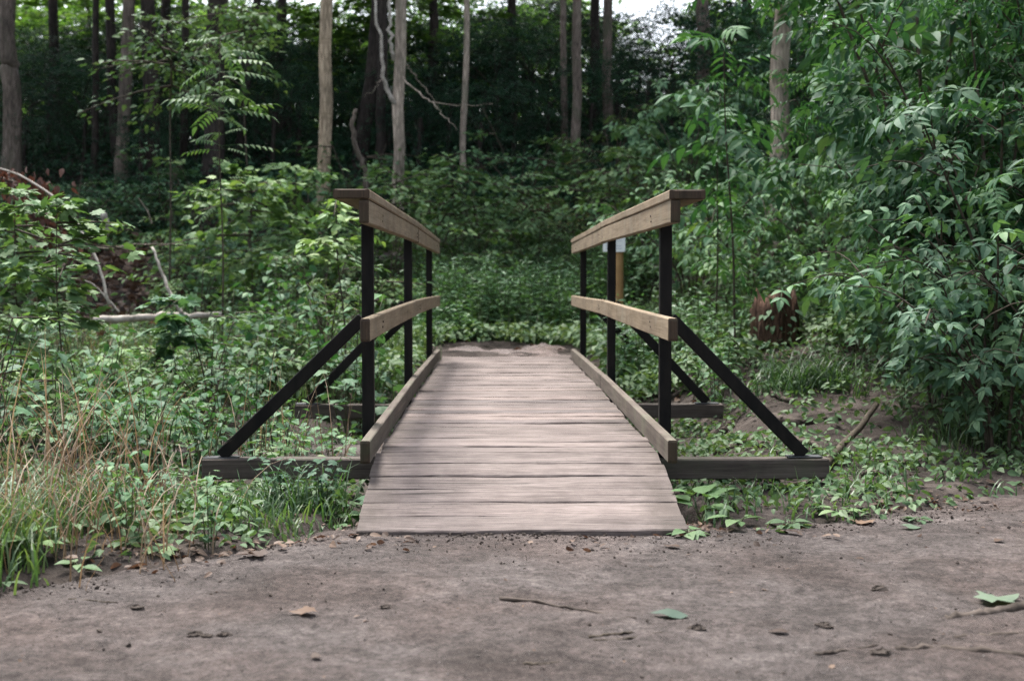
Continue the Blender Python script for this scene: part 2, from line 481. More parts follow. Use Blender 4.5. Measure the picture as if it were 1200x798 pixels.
M['leaf_ivy'] = mat_leaf('ground_cover_leaf', [(0.05, (0.055, 0.115, 0.050)), (0.5, (0.105, 0.175, 0.082)), (0.9, (0.195, 0.250, 0.145))], 0.58, 0.24, 0.20)
M['leaf_weed'] = mat_leaf('tall_weed_leaf', [(0.05, (0.056, 0.135, 0.066)), (0.5, (0.105, 0.215, 0.100)), (0.9, (0.165, 0.275, 0.130))], 0.45, 0.3, 0.4)
M['leaf_yellow'] = mat_leaf('yellowing_leaf', [(0.1, (0.10, 0.13, 0.05)), (0.5, (0.22, 0.22, 0.09)), (0.9, (0.34, 0.29, 0.15))], 0.5, 0.35, 0.35)
M['grass'] = mat_leaf('grass_blade', [(0.05, (0.028, 0.066, 0.030)), (0.5, (0.058, 0.112, 0.050)), (0.9, (0.120, 0.160, 0.078))], 0.45, 0.35, 0.4)
M['straw'] = mat_leaf('dry_grass_blade', [(0.05, (0.12, 0.076, 0.048)), (0.5, (0.24, 0.165, 0.105)), (0.9, (0.38, 0.29, 0.195))], 0.6, 0.3, 0.25, (1.1, 1.0, 0.8))
M['dead_leaf'] = mat_leaf('dead_brown_leaf', [(0.05, (0.035, 0.022, 0.016)), (0.5, (0.090, 0.056, 0.040)), (0.9, (0.22, 0.150, 0.110))], 0.6, 0.2, 0.3, (1.2, 0.9, 0.7))
M['dead_red'] = mat_leaf('withered_red_leaf', [(0.05, (0.060, 0.026, 0.018)), (0.5, (0.125, 0.058, 0.042)), (0.9, (0.21, 0.115, 0.085))], 0.6, 0.25, 0.3, (1.2, 0.9, 0.7))

# ------------------------------------------------------------------ leaf templates (unit length, base at origin, tip at +Y, face +Z)
def tpl_hex():
    V = np.array([[0, 0, 0], [-.24, .30, .05], [-.20, .66, .03], [0, 1, -.10], [.20, .66, .03], [.24, .30, .05]])
    return V, [np.array([[0, 3, 2, 1], [0, 5, 4, 3]])]
def tpl_ovate(w=0.27, droop=0.22, fold=0.05, serr=0.0):
    ys = [0.16, 0.38, 0.62, 0.84]; ws = [0.72, 1.0, 0.80, 0.38]
    V = [[0, 0, 0]]
    for y, k in zip(ys, ws):
        z = -droop * y * y
        V += [[-w * k, y - 0.02, z + fold * k], [0, y, z], [w * k, y - 0.02, z + fold * k]]
    V.append([0, 1.0, -droop])
    q = []
    for i in range(3):
        a = 1 + 3 * i
        q += [[a, a + 1, a + 4, a + 3], [a + 1, a + 2, a + 5, a + 4]]
    tr = [[0, 2, 1], [0, 3, 2], [10, 11, 13], [11, 12, 13]]
    return np.array(V, float), [np.array(q), np.array(tr)]
def tpl_maple(droop=0.18):
    half = [(0.05, -0.02), (0.30, -0.05), (0.27, 0.12), (0.52, 0.22), (0.50, 0.34), (0.36, 0.40), (0.44, 0.62), (0.30, 0.60), (0.17, 0.66), (0.13, 0.84), (0, 1.0)]
    right = half; left = [(-x, y) for x, y in half[:-1]][::-1]
    out = right + left
    V = [[0, 0.32, 0.0]] + [[x, y, -droop * (x * x + (y - 0.3) ** 2) * 1.3 + 0.03 * abs(x)] for x, y in out]
    n = len(out)
    tr = [[0, 1 + i, 1 + (i + 1) % n] for i in range(n)]
    return np.array(V, float), [np.array(tr)]
def tpl_blade(bend, w=0.014, seg=5):
    V = []
    for i in range(seg + 1):
        s = i / seg
        a = bend * s
        y = math.sin(a) / max(bend, 1e-3) if bend > 0.05 else 0.0
        z = (1 - 0.0) * (math.sin(bend * s + 1e-6) / bend if False else 0)
        # arc length parametrised: starts vertical (+Z) and leans to +Y
        ang = bend * s
        zz = math.sin(ang) / bend; yy = (1 - math.cos(ang)) / bend
        ww = w * (1 - s) ** 0.6 + 0.0012
        V += [[-ww, yy, zz], [ww, yy, zz]]
    q = [[2 * i, 2 * i + 1, 2 * i + 3, 2 * i + 2] for i in range(seg)]
    return np.array(V, float), [np.array(q)]
HEX = tpl_hex(); OVATE = tpl_ovate(); NARROW = tpl_ovate(0.15, 0.3, 0.04); BROAD = tpl_ovate(0.34, 0.25, 0.07); MAPLE = tpl_maple()
BLADES = [tpl_blade(b) for b in (0.35, 0.8, 1.3, 1.9)]
def tpl_round():   # heart-shaped ground cover leaf
    a = np.linspace(0, 2 * math.pi, 9)[:-1]
    V = [[0, 0.45, 0]] + [[0.45 * math.sin(x), 0.5 - 0.5 * math.cos(x) * (1 if x else 0.8), 0.05 - 0.10 * math.cos(x) ** 2] for x in a]
    return np.array(V, float), [np.array([[0, 1 + (i + 1) % 8, 1 + i] for i in range(8)])]
ROUND = tpl_round()
def tpl_compound(n_pair=3, leaf=OVATE, L=1.0, ll=0.40, droop=0.5):
    """one pinnate leaf: unit rachis along +Y with opposite leaflets; returns template"""
    V = []; quads = []; tris = []; n = 0
    def addl(base, fwd, up, s):
        nonlocal n
        R = frames(np.array([fwd]), np.array([up]), np.array([s]))[0]
        P = leaf[0] @ R.T + base
        V.append(P); quads.append(leaf[1][0] + n); tris.append(leaf[1][1] + n); n += len(P)
    def rach(s): return np.array([0, s, -droop * 0.45 * s * s])
    for i in range(n_pair):
        s = 0.34 + 0.56 * i / max(1, n_pair - 1) if n_pair > 1 else 0.5
        for sd in (-1, 1):
            addl(rach(s), np.array([sd * 0.92, 0.52, -0.16 - droop * 0.3 * s]), np.array([-sd * 0.05, 0.1, 1.0]), ll * (0.88 + 0.12 * math.sin(s * 3)))
    addl(rach(1.0), np.array([0, 1, -0.35 - droop * 0.6]), np.array([0, 0.3, 1.0]), ll * 1.12)
    # rachis as a slim three-sided stalk
    pts = np.array([rach(s) for s in np.linspace(0, 1, 4)])
    w = 0.008
    P = np.concatenate([[p + [-w, 0, 0], p + [w, 0, 0], p + [0, 0, -w * 1.4]] for p in pts])
    for i in range(3):
        a = 3 * i
        quads.append(np.array([[a, a + 1, a + 4, a + 3], [a + 1, a + 2, a + 5, a + 4], [a + 2, a, a + 3, a + 5]]) + n)
    V.append(P); n += len(P)
    return np.concatenate(V), [np.concatenate(quads), np.concatenate(tris)]
LFT = tpl_ovate(0.205, 0.28, 0.05); LFT2 = tpl_ovate(0.25, 0.25, 0.06)
COMP7 = tpl_compound(3, LFT, droop=0.4); COMP5 = tpl_compound(2, LFT2, ll=0.46, droop=0.4); COMP9 = tpl_compound(4, NARROW, ll=0.30, droop=0.8); COMP11 = tpl_compound(6, tpl_ovate(0.2, 0.3, 0.04), ll=0.19, droop=0.55)

def rvec(n, s, r=rng):
    return r.normal(size=(n, 3)) * s

def leaves(mb, P, fwd, size, tpl, mat=0, tilt=0.35, r=rng, up=None):
    n = len(P)
    u = np.tile(np.array([0, 0, 1.0]), (n, 1)) if up is None else np.asarray(up, float)
    u = u + rvec(n, tilt, r)
    mb.inst(tpl, frames(fwd, u, np.asarray(size)), P, mat)

def spray(mb, base, d, L, n, leaf, tpl, r, mat=0, twig_mat=1, twig=True, flat=0.10, tilt=0.3, w=0.45):
    """flattened leafy spray: twig from base along d, leaves to both sides"""
    d = np.asarray(d, float); d = d / np.linalg.norm(d)
    base = np.asarray(base, float)
    side = np.cross(d, [0, 0, 1.0]); side /= max(1e-6, np.linalg.norm(side))
    t = r.uniform(0.08, 1.0, n); sd = r.choice([-1.0, 1.0], n)
    lat = sd * r.uniform(0.02, 1.0, n) * w * L * (0.35 + 0.9 * t) * (1.15 - 0.75 * t)
    P = base + d * (t * L)[:, None] + side * lat[:, None]
    P[:, 2] += r.normal(size=n) * flat * L * 0.5 - 0.18 * L * t * t
    fw = d[None] * 0.8 + side[None] * (sd * 0.8)[:, None] + np.array([0, 0, -0.25]) + rvec(n, 0.28, r)
    leaves(mb, P, fw, leaf * r.uniform(0.7, 1.25, n), tpl, mat, tilt, r)
    if twig:
        s = np.linspace(0, 1, 4)
        pts = base + d * (s * L)[:, None]; pts[:, 2] -= 0.18 * L * s * s
        tube(mb, pts, 0.012 * L * (1.1 - s) + 0.0015, 4, twig_mat, False)

# ------------------------------------------------------------------ SETTING: terrain and path
def grid_mesh(name, xs, ys, zf, mat, kind='structure'):
    X, Y = np.meshgrid(xs, ys)
    Z = zf(X, Y)
    nx, ny = len(xs), len(ys)
    i = np.arange(ny - 1)[:, None] * nx; j = np.arange(nx - 1)[None]
    f = np.stack([i + j, i + j + 1, i + nx + j + 1, i + nx + j], 2).reshape(-1, 4)
    mb = MB(); mb.add(np.stack([X, Y, Z], 2).reshape(-1, 3), [f])
    o = mb.build(name, mat); tag(o, kind=kind)
    return o
ys = np.concatenate([np.arange(-12, 2.5, 0.5), np.arange(2.5, 9, 0.045), np.arange(9, 20, 0.12), np.arange(20, 50, 0.5), np.arange(50, 141, 3)])
xs = np.concatenate([np.arange(-80, -14, 3), np.arange(-14, -4, 0.4), np.arange(-4, 5, 0.05), np.arange(5, 14, 0.4), np.arange(14, 81, 3)])
tag(grid_mesh('ground', xs, ys, ground_z, M['soil']), 'brown forest soil with slopes rising behind the footbridge')

def path_z(x, y):
    z = fbm(x * 0.9, y * 0.9, 41) * 0.045 + fbm(x * 4.0, y * 4.0, 43, 5) * 0.034 + fbm(x * 17, y * 17, 45, 3) * 0.012
    c = np.clip(fbm(x * 14, y * 14, 47, 3) - 0.05, 0, 1) * 0.05
    z = z + c * np.clip(vnoise(x * 1.3, y * 1.3, 51) * 2 - 0.7, 0, 1)
    e = y - edge_y(x)
    z = z - np.clip(e + 0.05, 0, 1) * 0.10 + fbm(x * 2.2, y * 2.2, 55) * 0.03 * np.exp(-(e / 0.35) ** 2)
    # level with the ramp foot
    k = np.exp(-((y - 4.4) / 0.25) ** 2) * np.clip((0.8 - np.abs(x)) / 0.2, 0, 1)
    return z * (1 - 0.75 * k)
px_ = np.concatenate([np.arange(-9, -2.6, 0.15), np.arange(-2.6, 3.0, 0.02), np.arange(3.0, 9.01, 0.15)])
py_ = np.concatenate([np.arange(-3, 2.4, 0.15), np.arange(2.4, 5.9, 0.02), np.arange(5.9, 8, 0.1)])
path = grid_mesh('path', px_, py_, path_z, M['dirt'])
tag(path, 'trodden grey brown dirt path crossing in front of the ramp')
fx_, fy_ = np.arange(-0.95, 1.06, 0.03), np.arange(11.66, 13.2, 0.03)
def far_path_z(x, y):
    e = np.maximum(np.abs(x) - 0.5 + fbm(x * 3, y * 3, 83) * 0.5, 0) * 0.9 + np.maximum(y - 12.3 + fbm(x * 3.2, y * 1.5, 84) * 1.1, 0) * 0.9
    return 0.172 + 0.085 * (y - 11.7) + fbm(x * 5, y * 5, 78) * 0.03 - e * 0.35 + fbm(x * 17, y * 17, 79, 3) * 0.012
tag(grid_mesh('path', fx_, fy_, far_path_z, M['dry_dirt']), 'small patch of trodden dirt at the far end of the deck')
def pz(x, y):
    return float(path_z(np.array([x]), np.array([y]))[0])


# ------------------------------------------------------------------ FOOTBRIDGE
bridge = thing('footbridge', 'weathered wooden footbridge with plank deck, board rails and black steel posts', 'footbridge', (0, 8.1, 0))
BO = Vector((0, 8.1, 0))
def lift(y):     # gentle arch of the bridge
    return np.interp(y, [4.9, 8.12, 11.4], [0.0, 0.014, -0.002])
def deck_z(y):
    return 0.179 + lift(y)

def beam_between(mb, p0, p1, w, h, ch=0.004, mat=0, roll=None, ends_mat=None, sub=6, warp=0.0, seed=0):
    """board of width w (sideways) and height h from p0 to p1 (axis through its centre), slightly warped"""
    p0 = np.array(p0, float); p1 = np.array(p1, float)
    d = p1 - p0; L = np.linalg.norm(d); d /= L
    upv = np.array([0, 0, 1.0]) if abs(d[2]) < 0.9 else np.array([0, 1.0, 0])
    s = np.cross(d, upv); s /= np.linalg.norm(s); u = np.cross(s, d)
    r = np.random.default_rng(seed)
    prof = [(-w / 2 + ch, -h / 2), (w / 2 - ch, -h / 2), (w / 2, -h / 2 + ch), (w / 2, h / 2 - ch), (w / 2 - ch, h / 2), (-w / 2 + ch, h / 2), (-w / 2, h / 2 - ch), (-w / 2, -h / 2 + ch)]
    st = [0, ch / L] + list(np.linspace(0, 1, sub + 1)[1:-1]) + [1 - ch / L, 1]
    V = []
    ph = r.uniform(0, 6.28, 4)
    for i, t in enumerate(st):
        k = 1.0 if 0 < i < len(st) - 1 else 1 - 2 * ch / min(w, h)
        ww = warp * (math.sin(3.1 * t + ph[0]) * 0.6 + 0.4 * math.sin(7 * t + ph[1])) ; wu = warp * 0.7 * math.sin(4 * t + ph[2])
        for a, b in prof:
            V.append(p0 + d * (t * L) + s * (a * k + ww) + u * (b * k + wu))
    n = len(st); q = []
    for i in range(n - 1):
        for j in range(8):
            k = (j + 1) % 8
            q.append([i * 8 + j, i * 8 + k, i * 8 + 8 + k, i * 8 + 8 + j])
    q = np.array(q)[:, ::-1]; em_ = ends_mat if ends_mat is not None else mat
    mb.add(np.array(V), [q[8:-8]], mat, False); mb.add(np.array(V), [q[:8]], em_, False); mb.add(np.array(V), [q[-8:]], em_, False)
    e0 = np.array([[0, 1, 2, 3], [0, 3, 4, 7], [4, 5, 6, 7]])
    mb.add(np.array(V)[:8], [e0], ends_mat if ends_mat is not None else mat, False)
    mb.add(np.array(V)[-8:], [e0[:, ::-1]], ends_mat if ends_mat is not None else mat, False)

def in_bridge(mb, name, mats, parent=None):
    for v in mb.V: v -= np.array(BO)
    return mb.build(name, mats, parent or bridge)

r_ = np.random.default_rng(11)
def plank(mb, x0, x1, ya, yb, zf, seed, th=0.038):
    """one plank across the bridge between ya and yb, its top following zf(y)"""
    r = np.random.default_rng(seed)
    yc = (ya + yb) / 2; w = yb - ya
    slope = (zf(yb) - zf(ya)) / w
    V, fs = cbox(1, w, th, 0.0045)
    # subdivide along x: build as strips
    nx = 46; xs_ = np.linspace(x0, x1, nx); rag = r.normal(size=(nx, 8)); rag[1:] = 0.55 * rag[1:] + 0.45 * rag[:-1]
    prof = [(-w / 2, -th), (-w / 2, -0.0045), (-w / 2 + 0.004, 0), (-w / 6, 0.0), (w / 6, 0.0), (w / 2 - 0.004, 0), (w / 2, -0.0045), (w / 2, -th)]
    cup = r.normal() * 0.0022; dz = r.normal() * 0.0016; ph = r.uniform(0, 6.28, 3)
    P = []
    for i, x in enumerate(xs_):
        wob = 0.0016 * math.sin(x * 4 + ph[0]) + 0.0009 * math.sin(x * 11 + ph[1])
        for j, (b, c) in enumerate(prof):
            e = 0.0012 * math.sin(x * 9 + ph[2] + j) + 0.0011 * rag[i, j] - (0.004 if rag[i, j] > 2.1 and j > 4 else 0)
            zc = cup if j in (3, 4) else 0
            P.append([x, yc + b + (e if j < 3 or j > 4 else 0), zf(yc) + slope * b + c + dz + wob + zc])
    m = len(prof); q = []
    for i in range(nx - 1):
        for j in range(m):
            k = (j + 1) % m
            q.append([i * m + j, i * m + k, i * m + m + k, i * m + m + j])
    P = np.array(P)
    e0 = [[0, 1, 6, 7], [1, 2, 5, 6], [2, 3, 4, 5]]
    e1 = [[x + (nx - 1) * m for x in f][::-1] for f in e0]
    mb.add(P, [np.array(q), np.array(e0 + e1)], 0, False)

mb = MB(); y = 5.275; k = 0
wide_gap = {2, 6, 13, 15, 24, 31}
while y < 11.62:
    w = 0.139 + r_.normal() * 0.0015
    jl, jr = r_.normal(size=2) * 0.004
    plank(mb, -0.572 + jl, 0.572 + jr, y, y + w, deck_z, 100 + k)
    y += w + (0.011 if k in wide_gap else abs(r_.normal()) * 0.0024 + 0.0005); k += 1
DECK_END = y
in_bridge(mb, 'decking', M['deck'])
PLK = []
mb = MB(); y = 4.45
def ramp_z(yy): return 0.014 + (0.174 - 0.014) * (yy - 4.45) / (5.262 - 4.45)
gaps = [0.0025, 0.0012, 0.004, 0.010, 0.0015, 0.0]
for k in range(6):
    w = 0.1335
    jl, jr = r_.normal(size=2) * 0.005
    plank(mb, -0.582 + jl, 0.582 + jr, y, y + w, ramp_z, 300 + k)
    y += w + gaps[k]
in_bridge(mb, 'ramp_decking', M['deck'])
# sleepers, stringers
SL = [(5.55, 'near'), (8.12, 'mid'), (10.72, 'far')]
for ys_, nm in SL:
    mb = MB(); zt = 0.115 - (0.02 if nm == 'mid' else 0.0)
    beam_between(mb, (-1.362, ys_, zt - 0.044), (1.358, ys_, zt - 0.044), 0.089, 0.088, 0.005, 0, sub=10, warp=0.003, seed=int(ys_ * 10))
    in_bridge(mb, 'sleeper', M['sleeper'])
for sx in (-1, 1):
    mb = MB()
    for ya, yb in ((5.30, 11.6),):
        beam_between(mb, (sx * 0.47, ya, 0.066), (sx * 0.47, yb, 0.066), 0.086, 0.142, 0.004, 0, sub=8)
    in_bridge(mb, 'stringer', M['sleeper'])
# posts and braces
for sx in (-1, 1):
    for ys_, nm in SL:
        zt = 0.115 - (0.02 if nm == 'mid' else 0.0) + 0.001
        top = 1.198 + float(lift(ys_))
        mb = MB()
        V, fs = cbox(0.051, 0.051, top - zt, 0.004)
        mb.add(V + np.array([sx * 0.6445, ys_, (top + zt) / 2]), fs, 0, False)
        post = in_bridge(mb, 'post', M['black'])
        mb = MB()
        xb = 1.272 if sx < 0 else 1.243
        beam_between(mb, (sx * 0.668, ys_ + 0.002, 0.720 + float(lift(ys_))), (sx * (xb + 0.012), ys_ + 0.002, zt + 0.010), 0.047, 0.054, 0.003, 0, sub=2)
        br = in_bridge(mb, 'brace', M['black'])
        mb = MB()
        V, fs = cbox(0.15, 0.07, 0.005, 0.001)
        mb.add(V + np.array([sx * (xb + 0.012), ys_, zt + 0.0035]), fs, 0, False)
        in_bridge(mb, 'base_plate', M['steel'], br)
# rails
def bolts(parent, x, y, z, dz, sx):
    for k in (-1, 1):
        pts = [(x + sx * 0.004, y + 0.010 * k, z + k * dz), (x - sx * 0.0025, y + 0.010 * k, z + k * dz)]
        mb = MB(); tube(mb, pts, 0.0048, 7, 0); in_bridge(mb, 'bolt', M['bolt'], parent)
for sx in (-1, 1):
    xin = 0.580
    segs = [((4.93, 8.145), (8.147, 11.30)), ((4.975, 8.135), (8.138, 11.31)), ((4.955, 8.150), (8.153, 11.34))]
    for i in (0, 1):
        ya, yb = segs[0][i]
        za, zb = 1.238 + float(lift(ya)), 1.238 + float(lift(yb))
        if i == 1: za -= 0.002
        mb = MB()
        beam_between(mb, (sx * (xin + 0.019), ya, za - 0.0855), (sx * (xin + 0.019), yb, zb - 0.0855), 0.038, 0.089, 0.004, 0, ends_mat=1, sub=10, warp=0.002, seed=5 + i + 3 * sx)
        hr = in_bridge(mb, 'handrail', [M['rail'], M['rail_end']])
        mb = MB()
        beam_between(mb, (sx * (xin + 0.066), ya - 0.006 * (1 - i), za - 0.020), (sx * (xin + 0.066), yb, zb - 0.020), 0.140, 0.038, 0.005, 0, ends_mat=1, sub=10, warp=0.0015, seed=25 + i + 3 * sx)
        in_bridge(mb, 'cap_board', [M['rail'], M['rail_end']], hr)
        for ys_ in ((5.55, 8.05) if i == 0 else (8.30, 10.72)):
            bolts(hr, sx * xin, ys_, 1.238 + float(lift(ys_)) - 0.088, 0.012, sx)
        ya, yb = segs[1][i]
        za, zb = 0.740 + float(lift(ya)), 0.740 + float(lift(yb))
        mb = MB()
        beam_between(mb, (sx * (xin + 0.019), ya, za - 0.0445), (sx * (xin + 0.019), yb, zb - 0.0445), 0.038, 0.089, 0.004, 0, ends_mat=1, sub=10, warp=0.0025, seed=45 + i + 3 * sx)
        mr = in_bridge(mb, 'middle_rail', [M['rail'], M['rail_end']])
        for ys_ in ((5.55, 8.05) if i == 0 else (8.30, 10.72)):
            bolts(mr, sx * xin, ys_, 0.740 + float(lift(ys_)) - 0.046, 0.011, sx)
        ya, yb = segs[2][i]
        za, zb = 0.266 + float(lift(ya)), 0.266 + float(lift(yb))
        mb = MB()
        beam_between(mb, (sx * (xin + 0.019), ya, za - 0.0445), (sx * (xin + 0.019), yb, zb - 0.0445), 0.038, 0.089, 0.004, 0, ends_mat=1, sub=10, warp=0.002, seed=65 + i + 3 * sx)
        in_bridge(mb, 'kick_board', [M['kick'], M['rail_end']])

# ------------------------------------------------------------------ notice post beyond the bridge
Ysg = 13.0
b0 = on_ground(724.0, Ysg)
sg = thing('notice_post', 'yellow round timber post carrying a white paper notice beyond the bridge', 'notice post', b0)
topz = at(724, 268, Ysg).z - b0.z
mb = MB(); tube(mb, [(0, 0, -0.1), (0.002, 0, 0.4), (0.0, 0, topz - 0.02), (0, 0, topz)], [0.058, 0.057, 0.056, 0.055], 14, 0)
mb.build('post', M['sign_post'], sg)
pw, phh = 0.225, 0.20
mb = MB(); V, fs = cbox(pw, 0.012, phh, 0.002)
zc = at(722, 284, Ysg).z - b0.z
mb.add(V + np.array([-0.045, -0.068, zc]), fs, 0, False)
M['paper'] = mat_plain('white_notice_paper', (0.80, 0.81, 0.84), (0.85, 0.86, 0.88), 6, 0.5, 0.3, 0)
M['ink'] = mat_plain('faded_ink', (0.42, 0.44, 0.55), (0.52, 0.54, 0.62), 30, 0.7, 0.1, 0)
nb = mb.build('notice_board', M['paper'], sg)
mb = MB()
for i in range(6):
    wl = pw * (0.72 if i % 3 else 0.5)
    V, fs = cbox(wl, 0.0012, 0.006, 0.0004)
    mb.add(V + np.array([-0.045 - (pw * 0.76 - wl) / 2, -0.0752, zc + 0.065 - 0.026 * i]), fs, 0, False)
mb.build('print', M['ink'], nb)

# ------------------------------------------------------------------ WOODLAND: crowns and trees
def crown_mesh(name, seed, R, z0, z1, n_spr, per, leaf, tpl, leaf_mat, L=1.2, low=0.6, limbs=12, bark='bark_dark'):
    r = np.random.default_rng(seed); mb = MB()
    for k in range(limbs):
        z = z0 + (z1 - z0) * (0.02 + 0.75 * k / limbs); a = k * 2.399 + r.uniform(-.4, .4)
        rr = R * r.uniform(0.55, 0.9) * (1.0 if z < z0 + 0.6 * (z1 - z0) else 0.6)
        tip = np.array([rr * math.cos(a), rr * math.sin(a), z + r.uniform(0.1, 1.0)])
        pts = curve([(0, 0, z - 0.5), tip * 0.5 + np.array([0, 0, z * 0.5 + 0.1]), tip], 7)
        tube(mb, pts, np.linspace(0.022, 0.005, 7) * R / 2.2, 5, 1, False)
    for k in range(n_spr):
        u = r.uniform(0, 1) ** low
        z = z0 + (z1 - z0) * u
        prof = math.sin(math.pi * min(1.0, 0.18 + 0.82 * u) ** 0.8) ** 0.6 if u < 0.98 else 0.2
        rad = R * prof * math.sqrt(r.uniform(0.04, 1.0)); a = r.uniform(0, 2 * math.pi)
        rad *= 0.75 + 0.5 * math.sin(a * 3 + seed) * math.sin(z * 1.7 + seed)
        p = np.array([rad * math.cos(a), rad * math.sin(a), z])
        d = np.array([math.cos(a), math.sin(a), r.uniform(-0.35, 0.15)]) + r.normal(size=3) * 0.35
        d[2] *= 0.6
        spray(mb, p, d, L * r.uniform(0.6, 1.25), int(per * r.uniform(0.6, 1.2)), leaf, tpl, r, 0, 1, k % 2 == 0, 0.14, 0.45, 0.5)
    return mb.mesh(name, [M[leaf_mat], M[bark]])

CR = [crown_mesh('crown_a', 1, 3.0, 0.0, 7.0, 60, 46, 0.125, HEX, 'leaf_far', limbs=9),
      crown_mesh('crown_b', 2, 2.6, 0.0, 6.0, 52, 46, 0.120, HEX, 'leaf_far', limbs=8),
      crown_mesh('crown_c', 3, 3.3, 0.0, 7.5, 64, 46, 0.130, HEX, 'leaf_far', limbs=9)]
CRF = [crown_mesh('back_crown_a', 11, 3.3, 0.0, 8.0, 150, 50, 0.24, HEX, 'leaf_far', 1.3, 0.85, 3),
       crown_mesh('back_crown_b', 12, 2.9, 0.0, 7.0, 130, 50, 0.23, HEX, 'leaf_far', 1.3, 0.85, 3),
       crown_mesh('back_crown_c', 13, 3.6, 0.0, 9.0, 165, 50, 0.25, HEX, 'leaf_far', 1.4, 0.85, 3)]
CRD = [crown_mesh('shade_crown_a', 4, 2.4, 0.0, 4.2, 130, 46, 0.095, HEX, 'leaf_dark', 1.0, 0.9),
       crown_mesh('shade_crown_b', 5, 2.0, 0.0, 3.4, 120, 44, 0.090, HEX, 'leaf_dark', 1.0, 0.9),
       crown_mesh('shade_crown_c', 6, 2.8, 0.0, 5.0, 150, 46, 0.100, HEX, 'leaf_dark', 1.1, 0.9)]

def trunk_mesh(name, pts, w0, w1, bark, seed, flare=0.35, seg=14):
    mb = MB(); P = curve(pts, 22); n = len(P)
    s = np.linspace(0, 1, n)
    rad = (w0 + (w1 - w0) * s) / 2
    h = P[:, 2] - P[0, 2]
    rad = rad * (1 + flare * np.exp(-np.maximum(h - 0.25, 0) / 0.35))
    r = np.random.default_rng(seed)
    P[1:, :2] += r.normal(size=(n - 1, 2)) * w0 * 0.05
    tube(mb, P, rad, seg, 0, True, 0.035, seed)
    return mb.mesh(name, [M[bark]])

TREES = []
def tree(label, bx, by, tx, wpx, bark, Y=None, crown=None, cz=None, cs=1.0, H=13.0, mid=None, wt=None, group=None, rz=None, cat='tree', flare=0.35):
    Y = Y or depth_of(bx, by)
    b = on_ground(bx, Y)
    o = thing('tree', label, cat, b, 0, group)
    top = at(tx, 0, Y)
    d = Vector(((top.x - b.x), 0, top.z - b.z))
    w0 = wpx * 1.14 * Y / F; w1 = (wt or wpx * 1.0) * Y / F
    pts = [(0, 0, -0.3), (0, 0, 0)]
    if mid: 
        m = at(mid[0], mid[1], Y); pts.append((m.x - b.x, 0, m.z - b.z))
    pts.append((d.x, 0.0, d.z))
    k = H / d.z
    if k > 1.05: pts.append((d.x * (1 + (k - 1) * 0.7), 0.1, H))
    nf = len(pts)
    hfrac = 1.0
    link('trunk', trunk_mesh('trunk', pts, w0, w1 * (0.8 if k > 1.3 else 0.95), bark, int(bx), flare), o)
    if crown is not None:
        c = link('crown', CRF[CR.index(crown)] if Y > 22.5 else crown, o)
        z = (cz if cz is not None else d.z * 0.95) + (2.2 if Y > 21.8 else (4.5 if Y > 16 else 0.6))
        f = z / d.z
        c.location = (d.x * f, 0, z); cs = cs * (0.45 if 16 < Y < 21.8 else (1.1 if Y > 22.5 else 0.8)); c.scale = (cs * 1.05, cs * 1.05, cs * .6)
        c.rotation_euler = (0, 0, rz if rz is not None else bx * 0.7)
    TREES.append((bx, Y, o))
    return o

tree('thick rough-barked tree at the very edge of the wood, left of all other trunks', 15, 190, 9, 21, 'bark_mid', Y=22.0, crown=CR[0], cz=6.2, mid=(13, 90))
tree('thin straight dark trunk beside the roughest edge tree', 113, 172, 112, 8, 'bark_dark', Y=23.0, crown=CR[1], cz=5.5, cs=0.7)
tree('dark leaning trunk hidden halfway by a layered leafy spray', 140, 165, 127, 12, 'bark_dark', Y=23.2, crown=CR[1], cz=6.0)
tree('broad grey trunk, twin of a darker one close beside it', 142, 182, 150, 15, 'bark_mid', Y=22.3, crown=CR[2], cz=6.8)
tree('broad dark trunk widening at its foot behind the leafy spray', 184, 182, 172, 18, 'bark_dark', Y=22.6, crown=CR[0], cz=6.4, mid=(176, 80))
tree('slim black trunk between the twin trunks and the blackest one', 216, 176, 218, 9, 'bark_dark', Y=23.4, crown=CR[1], cz=6.8)
tree('blackest and thickest trunk standing behind the slender sapling', 250, 178, 252, 24, 'bark_dark', Y=22.0, crown=CR[2], cz=7.4)
tree('dark trunk leaning away above the slender sapling', 276, 180, 301, 10, 'bark_dark', Y=23.6, crown=CR[1], cz=7.5)
tree('smooth tan trunk with ring scars, lit and free of branches', 380, 190, 383, 15.5, 'bark_tan', Y=20.0, crown=CR[0], cz=6.6, flare=0.15)
tree('black leaning trunk behind the tree with dead branches', 419, 170, 444, 17, 'bark_dark', Y=23.5, crown=CR[1], cz=7.5)
tree('straight dark trunk just behind the tree with dead branches', 446, 172, 449, 12, 'bark_dark', Y=23.0, crown=CR[2], cz=7.6)
t12 = tree('grey brown trunk with bare dead branches rising above the bridge rail', 466, 238, 469, 14, 'bark_grey', Y=19.0, crown=CR[1], cz=6.4, flare=0.12)
tree('thin pale trunk rising from bushes behind the bridge', 541, 182, 547, 7.5, 'bark_grey', Y=21.0, crown=CR[1], cz=6.6, cs=0.6, flare=0.2)
tree('thin grey trunk partly behind a straighter brown one', 662, 185, 660, 8, 'bark_mid', Y=23.3, crown=CR[1], cz=6.8, cs=0.8)
tree('straight brown trunk over the near end of a rotten log', 674, 204, 676, 11.5, 'bark_mid', Y=20.5, crown=CR[0], cz=6.9, flare=0.15)
tree('dark trunk whose foot is lost in the dark thicket', 711, 175, 713, 12, 'bark_mid', Y=23.6, crown=CR[2], cz=7.6)
tree('brown trunk beside the gap of open sky', 821, 190, 823, 16, 'bark_mid', Y=22, crown=CR[0], cz=6.4)
tree('grey furrowed trunk half hidden by the compound-leaved saplings', 911, 300, 917, 22, 'bark_grey', Y=14.2, crown=CR[2], cz=4.3, cs=0.75)
